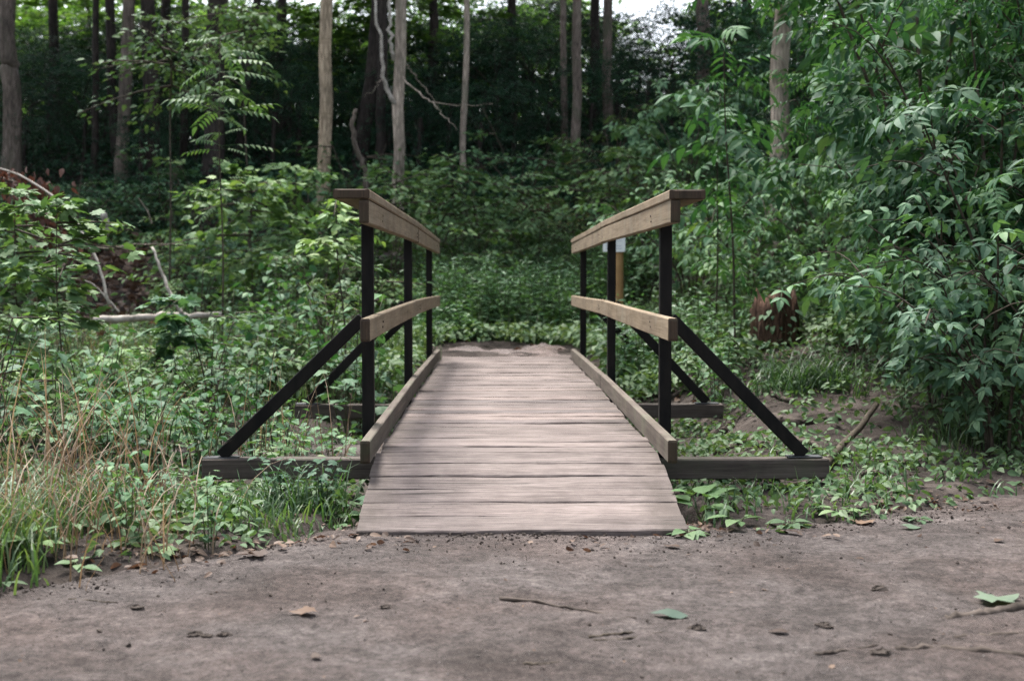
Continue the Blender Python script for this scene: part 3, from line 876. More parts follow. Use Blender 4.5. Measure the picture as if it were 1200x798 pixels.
tree('thick shaggy trunk with vine stems among the dense bushes', 1183, 380, 1196, 30, 'bark_mid', Y=10.5, crown=CR[0], cz=3.6, cs=0.6)

# dead branches on the grey brown trunk
Y12 = TREES[11][1]; b12 = t12.location
def rel(px, py, Y=None, dy=0.0):
    p = at(px, py, (Y or Y12) + dy); return (p.x - b12.x, p.y - b12.y, p.z - b12.z)
for pts, ra in (([rel(466, 128), rel(457, 112, dy=-.1), rel(449, 88, dy=-.2), rel(448, 60, dy=-.25), rel(442, 30, dy=-.3), rel(438, -10, dy=-.3)], (0.035, 0.018)),
                ([rel(464, 72), rel(458, 55, dy=-.15), rel(457, 20, dy=-.2), rel(456, -12, dy=-.2)], (0.03, 0.02)),
                ([rel(467, 88), rel(480, 100, dy=-.2), rel(497, 113, dy=-.5), rel(510, 121, dy=-.7), rel(545, 124, dy=-.8), rel(578, 122, dy=-.9)], (0.014, 0.004)),
                ([rel(508, 120, dy=-.7), rel(518, 135, dy=-.9), rel(536, 151, dy=-1.1)], (0.010, 0.004)),
                ([rel(472, 70), rel(490, 95, dy=.2), rel(512, 122, dy=.3)], (0.012, 0.004)),
                ([rel(449, 88, dy=-.2), rel(440, 104, dy=-.3), rel(428, 112, dy=-.4)], (0.008, 0.003))):
    mb = MB(); P = curve(pts, 16); rr = np.random.default_rng(len(pts) * 7)
    P[1:] += rr.normal(size=(15, 3)) * 0.018
    tube(mb, P, np.linspace(ra[0], ra[1], 16), 7, 0)
    d = mb.build('dead_branch', M['pale_wood'] if ra[0] > 0.02 else M['bark_grey'], t12)

# trees farther back whose crowns close the wood; gaps let the sky through
fr = np.random.default_rng(21)
far = []
for row, (Y0, n, x0, x1) in enumerate(((31, 4, -60, 1260), (41, 5, -80, 1290), (55, 12, -120, 1320))):
    for k in range(n):
        px = x0 + (x1 - x0) * (k + 0.5) / n + fr.uniform(-22, 22)
        if 728 < px < 832: continue
        far.append((px, Y0 + fr.uniform(-3, 4), row))
BACKS = []
for k, (px, Y, row) in enumerate(far):
    b = on_ground(px, Y)
    o = thing('tree', ('slim woodland tree with low leafy crown in the back row', 'woodland tree closing the view between nearer trunks', 'farthest pale leafy tree seen through the wood')[row], 'tree', b, 0,
              ('trees in the back row', 'trees closing the wood', 'farthest trees')[row])
    H = (4.6, 5.8, 8.2)[row]
    lean = fr.uniform(-.4, .4)
    link('trunk', trunk_mesh('trunk', [(0, 0, -0.3), (lean * .2, 0, 2), (lean, 0.1, H)], fr.uniform(.10, .20) if row else .2, 0.05, 'bark_dark' if k % 3 else 'bark_mid', k + 700, 0.3, 9), o)
    c = link('crown', CRF[k % 3], o)
    zlow = fr.uniform(0.5, 1.6)
    c.location = (lean * 0.4, 0, zlow); s = fr.uniform(0.85, 1.1) + (0.0, -0.05, 0.15)[row]
    c.scale = (s, s, fr.uniform(0.9, 1.1) * (0.40, 0.50, 0.72)[row]); c.rotation_euler = (0, 0, fr.uniform(0, 6.28))

for k, (px, Y) in enumerate(((66, 27.5), (196, 28), (330, 27), (506, 27.5), (598, 28.5), (694, 27.5), (868, 27), (1000, 24))):  # trees added for their out-of-frame crowns, which roof and darken the slope
    b = on_ground(px, Y)
    o = thing('tree', 'slim dark trunk with an unseen dense crown added to shade the top of the slope', 'tree', b, 0, 'slim dark trunks on the slope')
    link('trunk', trunk_mesh('trunk', [(0, 0, -0.3), (.05, 0, 3), (.15, 0.1, 11)], .26, 0.14, 'bark_dark', k + 760, 0.3, 10), o)
    c = link('crown', CRF[k % 3], o); c.location = (.1, 0, 6.3 if px < 720 else 7.5); c.scale = (1.3, 1.3, .55); c.rotation_euler = (0, 0, k * 1.1)

# the wood goes on beyond the last trees: one leafy mass
wr_ = np.random.default_rng(3); mb = MB()
n = 120000
Yq = wr_.uniform(56, 70, n); pxq = wr_.uniform(-480, 1650, n)
Xq = CAM.x + Yq * np.tan(YAW + np.arctan((pxq - 600) / F)); hq = wr_.uniform(0, 1, n) ** 1.25 * 12
dn = vnoise(Xq * 0.32, hq * 0.42 + 7, 5) * 0.6 + vnoise(Xq * 0.9, hq * 0.9, 6) * 0.4
skygap = sum(np.exp(-((pxq - c_) / w_) ** 2) for c_, w_ in ((780, 48), (335, 22), (135, 18), (1020, 26), (690, 12))) * np.clip((hq - 3.6) / 2, 0, 1)
ok = dn > -0.06 + 0.060 * hq + skygap * 0.36
P = np.stack([Xq, Yq, ground_z(Xq, Yq) + hq], 1)[ok]
leaves(mb, P, wr_.normal(size=P.shape) + [0, 0, -.3], wr_.uniform(.22, .42, len(P)), HEX, 0, 0.6, wr_)
tag(mb.build('distant_woods', M['leaf_far']), 'pale leafy mass of the wood beyond the last trees', kind='stuff')

# unseen leafy mass around the viewer, added to block horizon light and fill sides
mb = MB(); n = 42000
aq = wr_.uniform(math.radians(95), math.radians(445), n); rq = wr_.uniform(9.0, 13.0, n)
Xq = rq * np.cos(aq) * 1.15; Yq = 3.5 + rq * np.sin(aq); hq = wr_.uniform(0, 1, n) ** 0.9 * 6.5
ok = ((Yq < 1.0) | (np.abs(Xq) > 0.42 * Yq + 3.5)) & (Yq < 13) & (vnoise(aq * 9, hq * 0.5, 15) > 0.30)
P = np.stack([Xq, Yq, np.maximum(ground_z(Xq, Yq), 0) + hq], 1)[ok]
leaves(mb, P, wr_.normal(size=P.shape) + [0, 0, -.3], wr_.uniform(.18, .34, len(P)), HEX, 0, 0.5, wr_)
n = 26000
Yq = wr_.uniform(13, 36, n); sq = wr_.choice([-1.0, 1.0], n); Xq = sq * (0.43 * Yq + 1.6 + wr_.uniform(0, 9, n)); hq = wr_.uniform(0, 1, n) ** 1.1 * 7.5
ok = vnoise(Xq * 0.6, Yq * 0.6 + hq * .4, 16) > 0.34
P = np.stack([Xq, Yq, ground_z(Xq, Yq) + hq], 1)[ok]
leaves(mb, P, wr_.normal(size=P.shape) + [0, 0, -.3], wr_.uniform(.16, .30, len(P)), HEX, 0, 0.5, wr_)
tag(mb.build('unseen_blocker_woods', M['leaf_dark']), 'unseen leafy mass added around the view to block low light', kind='stuff')

# shade-dark understorey trees on the slope
for k, (px, Y, s) in enumerate(((60, 28.5, .8), (100, 31, .9), (205, 29.5, .8), (318, 28.5, .9), (348, 30, .9), (425, 31, .9), (500, 29, .85), (588, 28.5, .9), (620, 31, 1.0), (695, 30, .9), (760, 27, .5), (785, 24, .48), (865, 21, .6), (970, 17, .8), (540, 32, 1.0), (250, 31, .9), (20, 31, .9), (160, 32, .9), (390, 33, 1.0), (1060, 18, .9), (1150, 15, .8), (455, 33, 1.0), (860, 27, 1.0), (940, 23, 1.0),
                                (70, 25.5, .5), (205, 25.0, .5), (300, 25.0, .55), (340, 26.5, .5), (505, 25.5, .55), (580, 25, .55), (620, 26.5, .6), (745, 25, .42), (100, 23.2, .42), (230, 23.0, .42), (165, 22.0, .4), (30, 22.8, .4), (5, 28, .85), (40, 29.5, .9), (130, 28.5, .8), (160, 29.5, .9), (235, 28, .8), (275, 29, .9), (300, 30, .9), (400, 29.5, .8), (460, 29, .8), (530, 29.5, .85), (555, 28, .75), (640, 29, .85), (665, 29.5, .85), (722, 28.5, .7), (770, 26, .55), (845, 24, .6), (15, 24.5, .4), (58, 24.2, .42), (125, 24.6, .42), (255, 23.6, .4), (320, 23.2, .38), (350, 24.2, .42), (420, 24.6, .42), (455, 24.0, .4), (490, 22.8, .36), (525, 24.2, .42), (560, 22.6, .36), (600, 23.4, .4), (640, 24.4, .42), (690, 23.0, .38), (720, 24.4, .42), (755, 22.4, .4))):
    b = on_ground(px, Y)
    o = thing('understorey_tree', 'shade-dark bushy tree filling the gloom under the tall trunks', 'tree', b, 0, 'dark understorey trees on the slope')
    link('trunk', trunk_mesh('trunk', [(0, 0, -0.2), (0.05, 0, 1.2), (0.1, 0.05, 2.6 * s)], 0.09, 0.03, 'bark_dark', k + 900, 0.3, 8), o)
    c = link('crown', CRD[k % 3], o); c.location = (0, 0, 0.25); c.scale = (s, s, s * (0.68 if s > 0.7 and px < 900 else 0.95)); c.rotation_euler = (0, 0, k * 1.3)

# ------------------------------------------------------------------ UNDERGROWTH (what nobody could count)
def view_points(n, y0, y1, r, pad=60, power=1.0):
    """points on the terrain inside the view, about even in the picture"""
    Y = 1 / (1 / y1 + (1 / y0 - 1 / y1) * r.uniform(0, 1, n) ** power)
    px = r.uniform(-pad, 1200 + pad, n)
    X = CAM.x + (Y - CAM.y) * np.tan(YAW + np.arctan((px - 600) / F))
    return X, Y

def herb_points(mb, X, Y, r, K, rad, hgt, leaf, tpl, mat=0, droop=-0.25, tilt=0.35):
    """little umbrella plants: K leaves round each point"""
    n = len(X); Z = ground_z(X, Y)
    for k in range(K):
        a = k * 2.399 + r.uniform(0, 6.28, n) * 0.15 + X * 7.0
        ra = rad * r.uniform(0.2, 1.0, n); h = hgt * r.uniform(0.35, 1.0, n) * (0.45 + 0.75 * vnoise(X * 0.9, Y * 0.9, 61))
        P = np.stack([X + np.cos(a) * ra, Y + np.sin(a) * ra, Z + h], 1)
        fw = np.stack([np.cos(a), np.sin(a), np.full(n, droop)], 1) + rvec(n, 0.3, r)
        leaves(mb, P, fw, leaf * r.uniform(0.6, 1.25, n), tpl, mat, tilt, r)

def bare_soil(X, Y):
    return np.exp(-((X - 1.72) / 0.52) ** 2 - ((Y - 7.3) / 1.0) ** 2) * (0.75 + 0.6 * vnoise(X * 3, Y * 3, 8)) > 0.42

def off_heap(X, Y):
    px = 600 + F * np.tan(np.arctan2(X - CAM.x, Y) - YAW)
    return ~((np.abs(px - 140) < 62) & (Y > 12.8) & (Y < 18.5) & (vnoise(X * 2, Y * 2, 3) > 0.25))

def clear_of_bridge(X, Y, m=0.0):
    return ~((np.abs(X) < 0.66 + m) & (Y > 4.0) & (Y < 11.9))

ur = np.random.default_rng(77)
# the slope's leafy carpet
mb = MB()
X, Y = view_points(11000, 15.5, 38, ur, pad=200); ok = clear_of_bridge(X, Y) & off_heap(X, Y)
X, Y = X[ok], Y[ok]
sel = vnoise(X * 0.55, Y * 0.55, 88) > 0.30 * np.clip((22 - Y) / 3, 0, 1)
X, Y = X[sel], Y[sel]
up_ = (Y + 2.5 * (vnoise(X * .6, Y * .6, 2) - .5)) > 20.0  # upper carpet gets darker leaves: shade put into their colour
herb_points(mb, X[~up_], Y[~up_], ur, 7, 0.32, 0.65, 0.10, HEX)
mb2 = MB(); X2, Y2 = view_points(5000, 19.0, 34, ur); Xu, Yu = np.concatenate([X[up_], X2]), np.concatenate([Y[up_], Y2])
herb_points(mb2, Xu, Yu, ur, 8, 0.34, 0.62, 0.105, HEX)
o = mb2.build('undergrowth', M['leaf_dark']); tag(o, 'low undergrowth at the top of the slope, leaves coloured dark for shade', kind='stuff')
o = mb.build('undergrowth', M['leaf_mid']); tag(o, 'leafy undergrowth carpeting the slope behind the bridge', kind='stuff')
# low leaves between 10 and 17 m
mb = MB()
X, Y = view_points(7000, 9.3, 17.5, ur); ok = clear_of_bridge(X, Y, 0.1) & ~((np.abs(X + 3.3) < 2.4) & (np.abs(Y - 11.7) < 0.5) & (vnoise(X * 2, Y * 2, 14) > 0.35))
ok &= ~((np.abs(X - 0.219 * Y) < 0.30) & (Y < 10.4))
ok &= ~((np.abs(X) < 0.34 + 0.45 * vnoise(X * 5, Y * 5, 12)) & (Y < 12.30 + 0.35 * vnoise(X * 6, Y * 2, 13))) & off_heap(X, Y)
X, Y = X[ok], Y[ok]
herb_points(mb, X, Y, ur, 6, 0.13, 0.26, 0.075, OVATE)
o = mb.build('ground_cover', M['leaf_ivy']); tag(o, 'pale green ground cover plants around and beyond the far end of the bridge', kind='stuff')
# low leaves beside the bridge and on the soil bank at the path
mb = MB()
n = 6500
X = ur.uniform(-3.6, 3.6, n); Y = ur.uniform(3.9, 10.5, n)
e = Y - edge_y(X)
den = np.where(X > 0, 0.85, np.where(Y > 5.6, 0.35, 0.95)) * np.clip((e + 0.06) / 0.40, 0, 1)
bare = bare_soil(X, Y)      # bare soil with roots
ok = clear_of_bridge(X, Y, 0.02) & (ur.uniform(0, 1, n) < den) & ~(bare & (ur.uniform(0, 1, n) < 0.72)) & (vnoise(X * 2.3, Y * 2.3, 33) > 0.22)
X, Y = X[ok], Y[ok]
h_ = np.clip((Y - edge_y(X)) / 0.5, 0.35, 1.0)
herb_points(mb, X, Y, ur, 6, 0.075, 0.11 * h_, 0.047, OVATE, tilt=0.6)
o = mb.build('ground_cover', M['leaf_ivy']); tag(o, 'low heart-leaved plants creeping over the soil beside the bridge', kind='stuff')

# tall weeds in a dense stand beyond the bridge
def weeds(X, Y, H, K, leaf, tpl, r, mb, stem=True):
    n = len(X); Z = ground_z(X, Y)
    lean = r.normal(size=(n, 2)) * 0.16
    for k in range(K):
        s = (k + 0.6) / K; s = 0.15 + 0.85 * s
        a = k * 2.399 + X * 11
        P = np.stack([X + lean[:, 0] * s * H, Y + lean[:, 1] * s * H, Z + s * H], 1)
        up_k = 0.75 - 1.0 * (1 - s)
        fw = np.stack([np.cos(a), np.sin(a), np.full(n, up_k * 0.7)], 1) + rvec(n, 0.2, r)
        leaves(mb, P, fw, leaf * (0.65 + 0.5 * math.sin(math.pi * s)) * r.uniform(0.75, 1.2, n), tpl, 0, 0.25, r)
    if stem:
        w = 0.004
        tri = []
        base = np.stack([X, Y, Z], 1); top = np.stack([X + lean[:, 0] * H, Y + lean[:, 1] * H, Z + H], 1)
        V = np.stack([base + [-w, 0, 0], base + [w, 0, 0], top + [w * .4, 0, 0], top + [-w * .4, 0, 0]], 1).reshape(-1, 3)
        q = np.arange(n)[:, None] * 4 + np.arange(4)[None]
        mb.add(V, [q], 1, False)
mb = MB()
n = 1500
px = ur.uniform(485, 750, n); Yw = ur.uniform(12.9, 17.5, n)
X = CAM.x + Yw * np.tan(YAW + np.arctan((px - 600) / F))
keep = ~((px > 560) & (px < 700) & (Yw < 13.4)) & ~((px > 685) & (Yw < 14.3)); X, Yw = X[keep], Yw[keep]
weeds(X, Yw, ur.uniform(0.45, 0.95, len(X)) * (0.75 + 0.3 * vnoise(X * 1.5, Yw, 4)) * np.clip(0.35 + (Yw - 12.9) / 1.2, 0, 1), 16, 0.105, NARROW, ur, mb)
o = mb.build('tall_weeds', [M['leaf_weed'], M['green_stem']]); tag(o, 'dense stand of narrow-leaved tall weeds beyond the bridge', kind='stuff')
mb = MB()
n = 420
X = ur.uniform(0.85, 4.2, n); Y = ur.uniform(8.4, 12.5, n); ok = vnoise(X * 1.1, Y * 1.1, 71) > 0.42
ok &= ~((np.abs(X - 0.219 * Y) < 0.36) & (Y < 10.4))
weeds(X[ok], Y[ok], ur.uniform(0.25, 0.6, n)[ok], 11, 0.10, NARROW, ur, mb)
o = mb.build('tall_weeds', [M['leaf_weed'], M['green_stem']]); tag(o, 'loose narrow-leaved weeds on the bank beside the rotten stump', kind='stuff')

# grass: green tufts and dry stalks
def grass(mb, X, Y, per, h, r, spread=0.05, w=1.0, lean=None, mat=0, widen=1.0):
    n = len(X)
    for b in range(per):
        T = BLADES[r.integers(0, len(BLADES))] if lean is None else BLADES[lean[b % len(lean)]]
        a = r.uniform(0, 2 * math.pi, n)
        x = X + r.normal(size=n) * spread; y = Y + r.normal(size=n) * spread
        L = h * r.uniform(0.45, 1.15, n)
        ca, sa = np.cos(a), np.sin(a)
        R = np.zeros((n, 3, 3)); wk = widen / np.maximum(L, 0.05) * 0.30
        R[:, 0, 0] = ca * L * wk; R[:, 1, 0] = sa * L * wk
        R[:, 0, 1] = -sa * L; R[:, 1, 1] = ca * L; R[:, 2, 2] = L
        mb.inst(T, R, np.stack([x, y, ground_z(x, y) - 0.01], 1), mat)

gr = np.random.default_rng(5)
mb = MB()
n = 560                       # grassy bank left of the ramp
X = gr.uniform(-2.9, -0.62, n); Y = edge_y(X) + gr.uniform(0.10, 1.15, n)
near_ = np.clip((-1.25 - X) / 0.45, 0, 1)
ok = vnoise(X * 2.6, Y * 2.6, 91) > 0.66 - 0.34 * near_
X, Y, near_ = X[ok], Y[ok], near_[ok]
sub_ = gr.uniform(0, 1, len(X)) < 0.55 + 0.45 * near_; X, Y, near_ = X[sub_], Y[sub_], near_[sub_]
grass(mb, X, Y, 10, (0.10 + 0.20 * near_) * (0.6 + 0.8 * vnoise(X * 3, Y * 3, 19)), gr, 0.055, lean=[1, 2, 2, 3])
n = 130                       # ragged fringe at the ramp and the right bank
X = gr.uniform(0.62, 3.6, n); Y = edge_y(X) + gr.uniform(0.1, 1.7, n)
ok = ~bare_soil(X, Y); grass(mb, X[ok], Y[ok], 7, 0.13, gr, 0.05)
X = gr.normal(1.95, 0.16, 26); Y = gr.normal(8.3, 0.14, 26); grass(mb, X, Y, 12, 0.36, gr, 0.04, lean=[2, 3, 3])
X = gr.normal(2.5, 0.25, 26); Y = gr.normal(6.5, 0.16, 26); grass(mb, X, Y, 10, 0.28, gr, 0.05, lean=[1, 2, 3])
n = 700                       # thin grass around the hollow and farther back
X = gr.uniform(-4.5, -0.75, n); Y = gr.uniform(8.8, 14.5, n); grass(mb, X, Y, 6, 0.34, gr, 0.10)
X = gr.uniform(0.75, 3.4, 110); Y = gr.uniform(8.0, 12.5, 110); ok = ~bare_soil(X, Y); grass(mb, X[ok], Y[ok], 6, 0.17, gr, 0.07, lean=[1, 2, 3])
X = gr.uniform(-1.0, -0.68, 16); Y = gr.uniform(4.75, 5.3, 16); grass(mb, X, Y, 7, 0.22, gr, 0.05, lean=[1, 2, 3])
n = 330
X = gr.uniform(-1.9, 1.9, n); Y = gr.uniform(12.55, 14.2, n); ok = (np.abs(X) > 0.75) | (Y > 13.1); grass(mb, X[ok], Y[ok], 8, 0.34, gr, 0.06)
o = mb.build('grass', M['grass']); tag(o, 'green grass on the banks of the path and around the hollow', kind='stuff')
mb = MB()
n = 60
X = gr.uniform(-2.9, -1.5, n); Y = edge_y(X) + gr.uniform(0.35, 1.5, n)
grass(mb, X, Y, 5, 0.52, gr, 0.12, lean=[1, 1, 2, 2, 3], widen=0.75)
X = gr.uniform(-3.0, -1.6, 36); Y = gr.uniform(4.7, 6.0, 36)
grass(mb, X, Y, 5, 0.68, gr, 0.15, lean=[0, 1, 2, 1, 2], widen=0.75)
n = 70
X = gr.uniform(-2.6, -1.1, n); Y = edge_y(X) + gr.uniform(0.1, 0.8, n)
grass(mb, X, Y, 4, 0.42, gr, 0.10, lean=[2, 3, 3], widen=0.6)
X = gr.uniform(-4.4, -1.6, 150); Y = gr.uniform(7.0, 12.0, 150); grass(mb, X, Y, 3, 0.5, gr, 0.12, lean=[0, 1, 2], widen=0.7)
X = gr.uniform(-1.3, -0.75, 14); Y = gr.uniform(5.7, 6.4, 14); grass(mb, X, Y, 3, 0.6, gr, 0.1, lean=[0, 1, 2], widen=0.6)
o = mb.build('dry_grass', M['straw']); tag(o, 'dry tan grass stalks leaning over the green grass bank', kind='stuff')

# leaf litter and soil crumbs
mb = MB()
n = 1900
X = gr.uniform(-3, 3.4, n); Y = edge_y(X) + gr.normal(0.10, 0.17, n)
ok = ~((np.abs(X) < 0.60) & (Y > 4.40)) & (vnoise(X * 4, Y * 4, 23) + 0.35 * vnoise(X * 13, Y * 13, 24) > 0.72); X, Y = X[ok], Y[ok]
Zp = np.maximum(ground_z(X, Y), path_z(X, Y)) + 0.012
a = gr.uniform(0, 6.28, len(X))
leaves(mb, np.stack([X, Y, Zp], 1), np.stack([np.cos(a), np.sin(a), gr.normal(size=len(X)) * .25], 1), 0.016 + np.abs(gr.normal(0, 0.017, len(X))), OVATE, 0, 0.55, gr)
n = 150                       # bits trodden into the path
X = gr.uniform(-2.0, 2.4, n); Y = gr.uniform(2.7, 5.0, n); ok = (Y < edge_y(X)) & ~((np.abs(X) < 0.6) & (Y > 4.42)); X, Y = X[ok], Y[ok]; a = gr.uniform(0, 6.28, len(X))
leaves(mb, np.stack([X, Y, path_z(X, Y) + 0.002], 1), np.stack([np.cos(a), np.sin(a), gr.normal(size=len(X)) * .15], 1), 0.007 + np.abs(gr.normal(0, 0.010, len(X))), OVATE, 0, 0.4, gr)
n = 1700                      # brown leaves on the bank behind the left saplings
px = gr.normal(130, 60, n); py = gr.normal(335, 28, n)
Yl = np.array([depth_of(a_, b_, 12.5, 24) for a_, b_ in zip(px[:160], py[:160])])
Yl = Yl[gr.integers(0, 160, n)] + gr.normal(size=n) * 0.4
X = CAM.x + Yl * np.tan(YAW + np.arctan((px - 600) / F)); a = gr.uniform(0, 6.28, n)
leaves(mb, np.stack([X, Yl, ground_z(X, Yl) + gr.uniform(0.02, 0.30, n)], 1), np.stack([np.cos(a), np.sin(a), gr.normal(size=n) * .3], 1), gr.uniform(0.07, 0.14, n), OVATE, 0, 0.7, gr)
n = 1500                      # thin scatter over the slope
X, Y = view_points(n, 9, 30, gr); a = gr.uniform(0, 6.28, n)
ok = clear_of_bridge(X, Y); 
leaves(mb, np.stack([X, Y, ground_z(X, Y) + 0.02], 1)[ok], np.stack([np.cos(a), np.sin(a), a * 0], 1)[ok], gr.uniform(0.05, 0.11, n)[ok], OVATE, 0, 0.4, gr)
o = mb.build('leaf_litter', M['dead_leaf']); tag(o, 'brown fallen leaves along the path edge and on the bank', kind='stuff')
mb = MB()
V0 = np.array([[1, 0, 0], [-1, 0, 0], [0, 1, 0], [0, -1, 0], [0, 0, .8], [0, 0, -.5]], float)
F0 = np.array([[0, 2, 4], [2, 1, 4], [1, 3, 4], [3, 0, 4], [2, 0, 5], [1, 2, 5], [3, 1, 5], [0, 3, 5]])
n = 3200
X = gr.uniform(-2.4, 2.9, n); Y = edge_y(X) - np.abs(gr.normal(0, 0.20, n)) + 0.08
far_ = gr.uniform(0, 1, n) < 0.22; Y[far_] = gr.uniform(2.7, 4.6, far_.sum())
ok = ~((np.abs(X) < 0.60) & (Y > 4.43)) & (vnoise(X * 3.5, Y * 3.5, 29) > 0.45); X, Y = X[ok], Y[ok]; n = len(X)
S = np.abs(gr.normal(0, 0.0026, n)) + 0.0013
X = np.concatenate([X, gr.uniform(-.62, .62, 170)]); Y = np.concatenate([Y, 4.447 - np.abs(gr.normal(0, .012, 170))]); S = np.concatenate([S, np.abs(gr.normal(0, .0035, 170)) + .0015]); n = len(X)
A = gr.normal(size=(n, 3)); R = frames(A, gr.normal(size=(n, 3)), np.stack([S, S * gr.uniform(.6, 1.3, n), S], 1)[:, None, :].repeat(3, 1)[:, 0, :]) if False else frames(A, gr.normal(size=(n, 3)), S)
mb.inst((V0 * [1.3, 1, 1], [F0]), R, np.stack([X, Y, path_z(X, Y) + S * 0.3], 1), 0)
o = mb.build('soil_crumbs', M['crumb']); tag(o, 'dark soil crumbs strewn over the trodden path', kind='stuff')

mb = MB()
n = 9000
X = gr.uniform(-2.2, 2.6, n); Y = 2.6 + 3.2 * gr.uniform(0, 1, n) ** 1.4
ok = (Y < edge_y(X) + 0.05) & ~((np.abs(X) < 0.60) & (Y > 4.43)) & (vnoise(X * 2.5, Y * 2.5, 39) * .6 + vnoise(X * 8, Y * 8, 40) * .4 > 0.42); X, Y = X[ok], Y[ok]; n = len(X)
S = np.abs(gr.normal(0, 0.0013, n)) + 0.0010
mb.inst((V0 * [1.2, 1, .8], [F0]), frames(gr.normal(size=(n, 3)), gr.normal(size=(n, 3)), S), np.stack([X, Y, path_z(X, Y) + S * 0.2], 1), 0)
M['grit'] = mat_plain('path_grit', (0.05, 0.043, 0.040), (0.20, 0.18, 0.17), 9, 0.9, 0.2, 0)
o = mb.build('grit', M['grit']); tag(o, 'fine grit scattered over the trodden path', kind='stuff')

# ------------------------------------------------------------------ BUSHES AND SAPLINGS
def compound_bush(seed, H, R, n_stem, n_leaf, tpl, leaf, leaf_mat, droop=-0.2, fill=1.0, arch=0.5, bark='twig'):
    """stems and foliage meshes of a bush with pinnate leaves"""
    r = np.random.default_rng(seed); st = MB(); fo = MB()
    nodes = []
    for s in range(n_stem):
        a = s * 2.399 + r.uniform(-.5, .5); rr = R * (0.25 + 0.75 * math.sqrt((s + 0.5) / n_stem)); h = H * r.uniform(0.62, 1.0)
        tip = np.array([math.cos(a) * rr, math.sin(a) * rr, h])
        b0 = np.array([math.cos(a) * 0.08, math.sin(a) * 0.08, -0.1])
        pts = curve([b0, b0 * 0.5 + tip * [arch * 0.4, arch * 0.4, 0.45], tip * [0.75, 0.75, 0.82], tip + [0, 0, -0.04]], 14)
        tube(st, pts, np.linspace(0.013, 0.003, 14) * (0.6 + H / 4), 6, 0)
        for q in range(3, 14): nodes.append((pts[q], q / 13))
        for k in range(5):                     # side branches
            q = r.integers(4, 13); ba = a + r.uniform(-2.2, 2.2); bl = R * r.uniform(0.35, 0.8)
            bt = pts[q] + np.array([math.cos(ba) * bl, math.sin(ba) * bl, r.uniform(0.0, 0.35)])
            bp = curve([pts[q], (pts[q] + bt) / 2 + [0, 0, 0.08], bt], 6)
            tube(st, bp, np.linspace(0.006, 0.002, 6), 5, 0, False)
            for j in range(1, 6): nodes.append((bp[j], q / 13))
    P = []; Fw = []
    for k in range(n_leaf):
        p, t = nodes[r.integers(0, len(nodes))]
        a = math.atan2(p[1], p[0]) + r.normal() * 1.3
        P.append(p + r.normal(size=3) * 0.03); Fw.append([math.cos(a), math.sin(a), droop + r.normal() * 0.28])
    leaves(fo, np.array(P), np.array(Fw), leaf * r.uniform(0.65, 1.2, n_leaf), tpl, 0, 0.42, r)
    return st.mesh('stems', [M[bark]]), fo.mesh('foliage', [M[leaf_mat]])

def spray_bush(seed, H, R, n_stem, n_spr, per, leaf, tpl, leaf_mat, L=0.5, bark='twig'):
    """bush with layered flat sprays of simple leaves"""
    r = np.random.default_rng(seed); st = MB(); fo = MB(); nodes = []
    for s in range(n_stem):
        a = s * 2.399 + r.uniform(-.5, .5); rr = R * r.uniform(0.3, 0.9); h = H * r.uniform(0.6, 1.0)
        tip = np.array([math.cos(a) * rr, math.sin(a) * rr, h])
        pts = curve([(0, 0, -0.1), tip * [0.3, 0.3, 0.5], tip], 10)
        tube(st, pts, np.linspace(0.012, 0.003, 10) * (0.6 + H / 3), 6, 0)
        for q in range(2, 10): nodes.append(pts[q])
    for k in range(n_spr):
        p = nodes[r.integers(0, len(nodes))]; a = math.atan2(p[1], p[0]) + r.normal() * 1.1
        spray(fo, p, (math.cos(a), math.sin(a), r.uniform(-.1, .25)), L * r.uniform(.6, 1.2), int(per * r.uniform(.7, 1.2)), leaf, tpl, r, 0, 1, True, 0.10, 0.28, 0.5)
    return st.mesh('stems', [M[bark]]), fo.mesh('foliage', [M[leaf_mat], M[bark]])

def put(kind, meshes, label, cat, px, Y, s=1.0, rz=0.0, group=None, pos=None, part=('stem', 'foliage'), tilt=None):
    b = pos if pos is not None else on_ground(px, Y)
    o = thing(kind, label, cat, b, rz, group)
    o.scale = s if isinstance(s, tuple) else (s, s, s)
    if tilt: o.rotation_euler = (tilt[0], tilt[1], rz)
    for n_, me in zip(part, meshes):
        if me is not None: link(n_, me, o)
    return o

ASH = [compound_bush(1, 2.6, 0.95, 7, 520, COMP7, 0.215, 'leaf_ash', -0.05), compound_bush(2, 3.3, 1.05, 7, 640, COMP7, 0.22, 'leaf_ash', -0.05),
       compound_bush(3, 1.7, 0.85, 8, 340, COMP5, 0.20, 'leaf_mid', -0.05), compound_bush(4, 1.1, 0.75, 8, 280, COMP5, 0.165, 'leaf_mid', -0.05),
       compound_bush(5, 3.0, 1.0, 7, 540, COMP9, 0.24, 'leaf_ash', 0.0), compound_bush(6, 2.2, 0.9, 8, 460, COMP5, 0.175, 'leaf_ash', -0.1)]
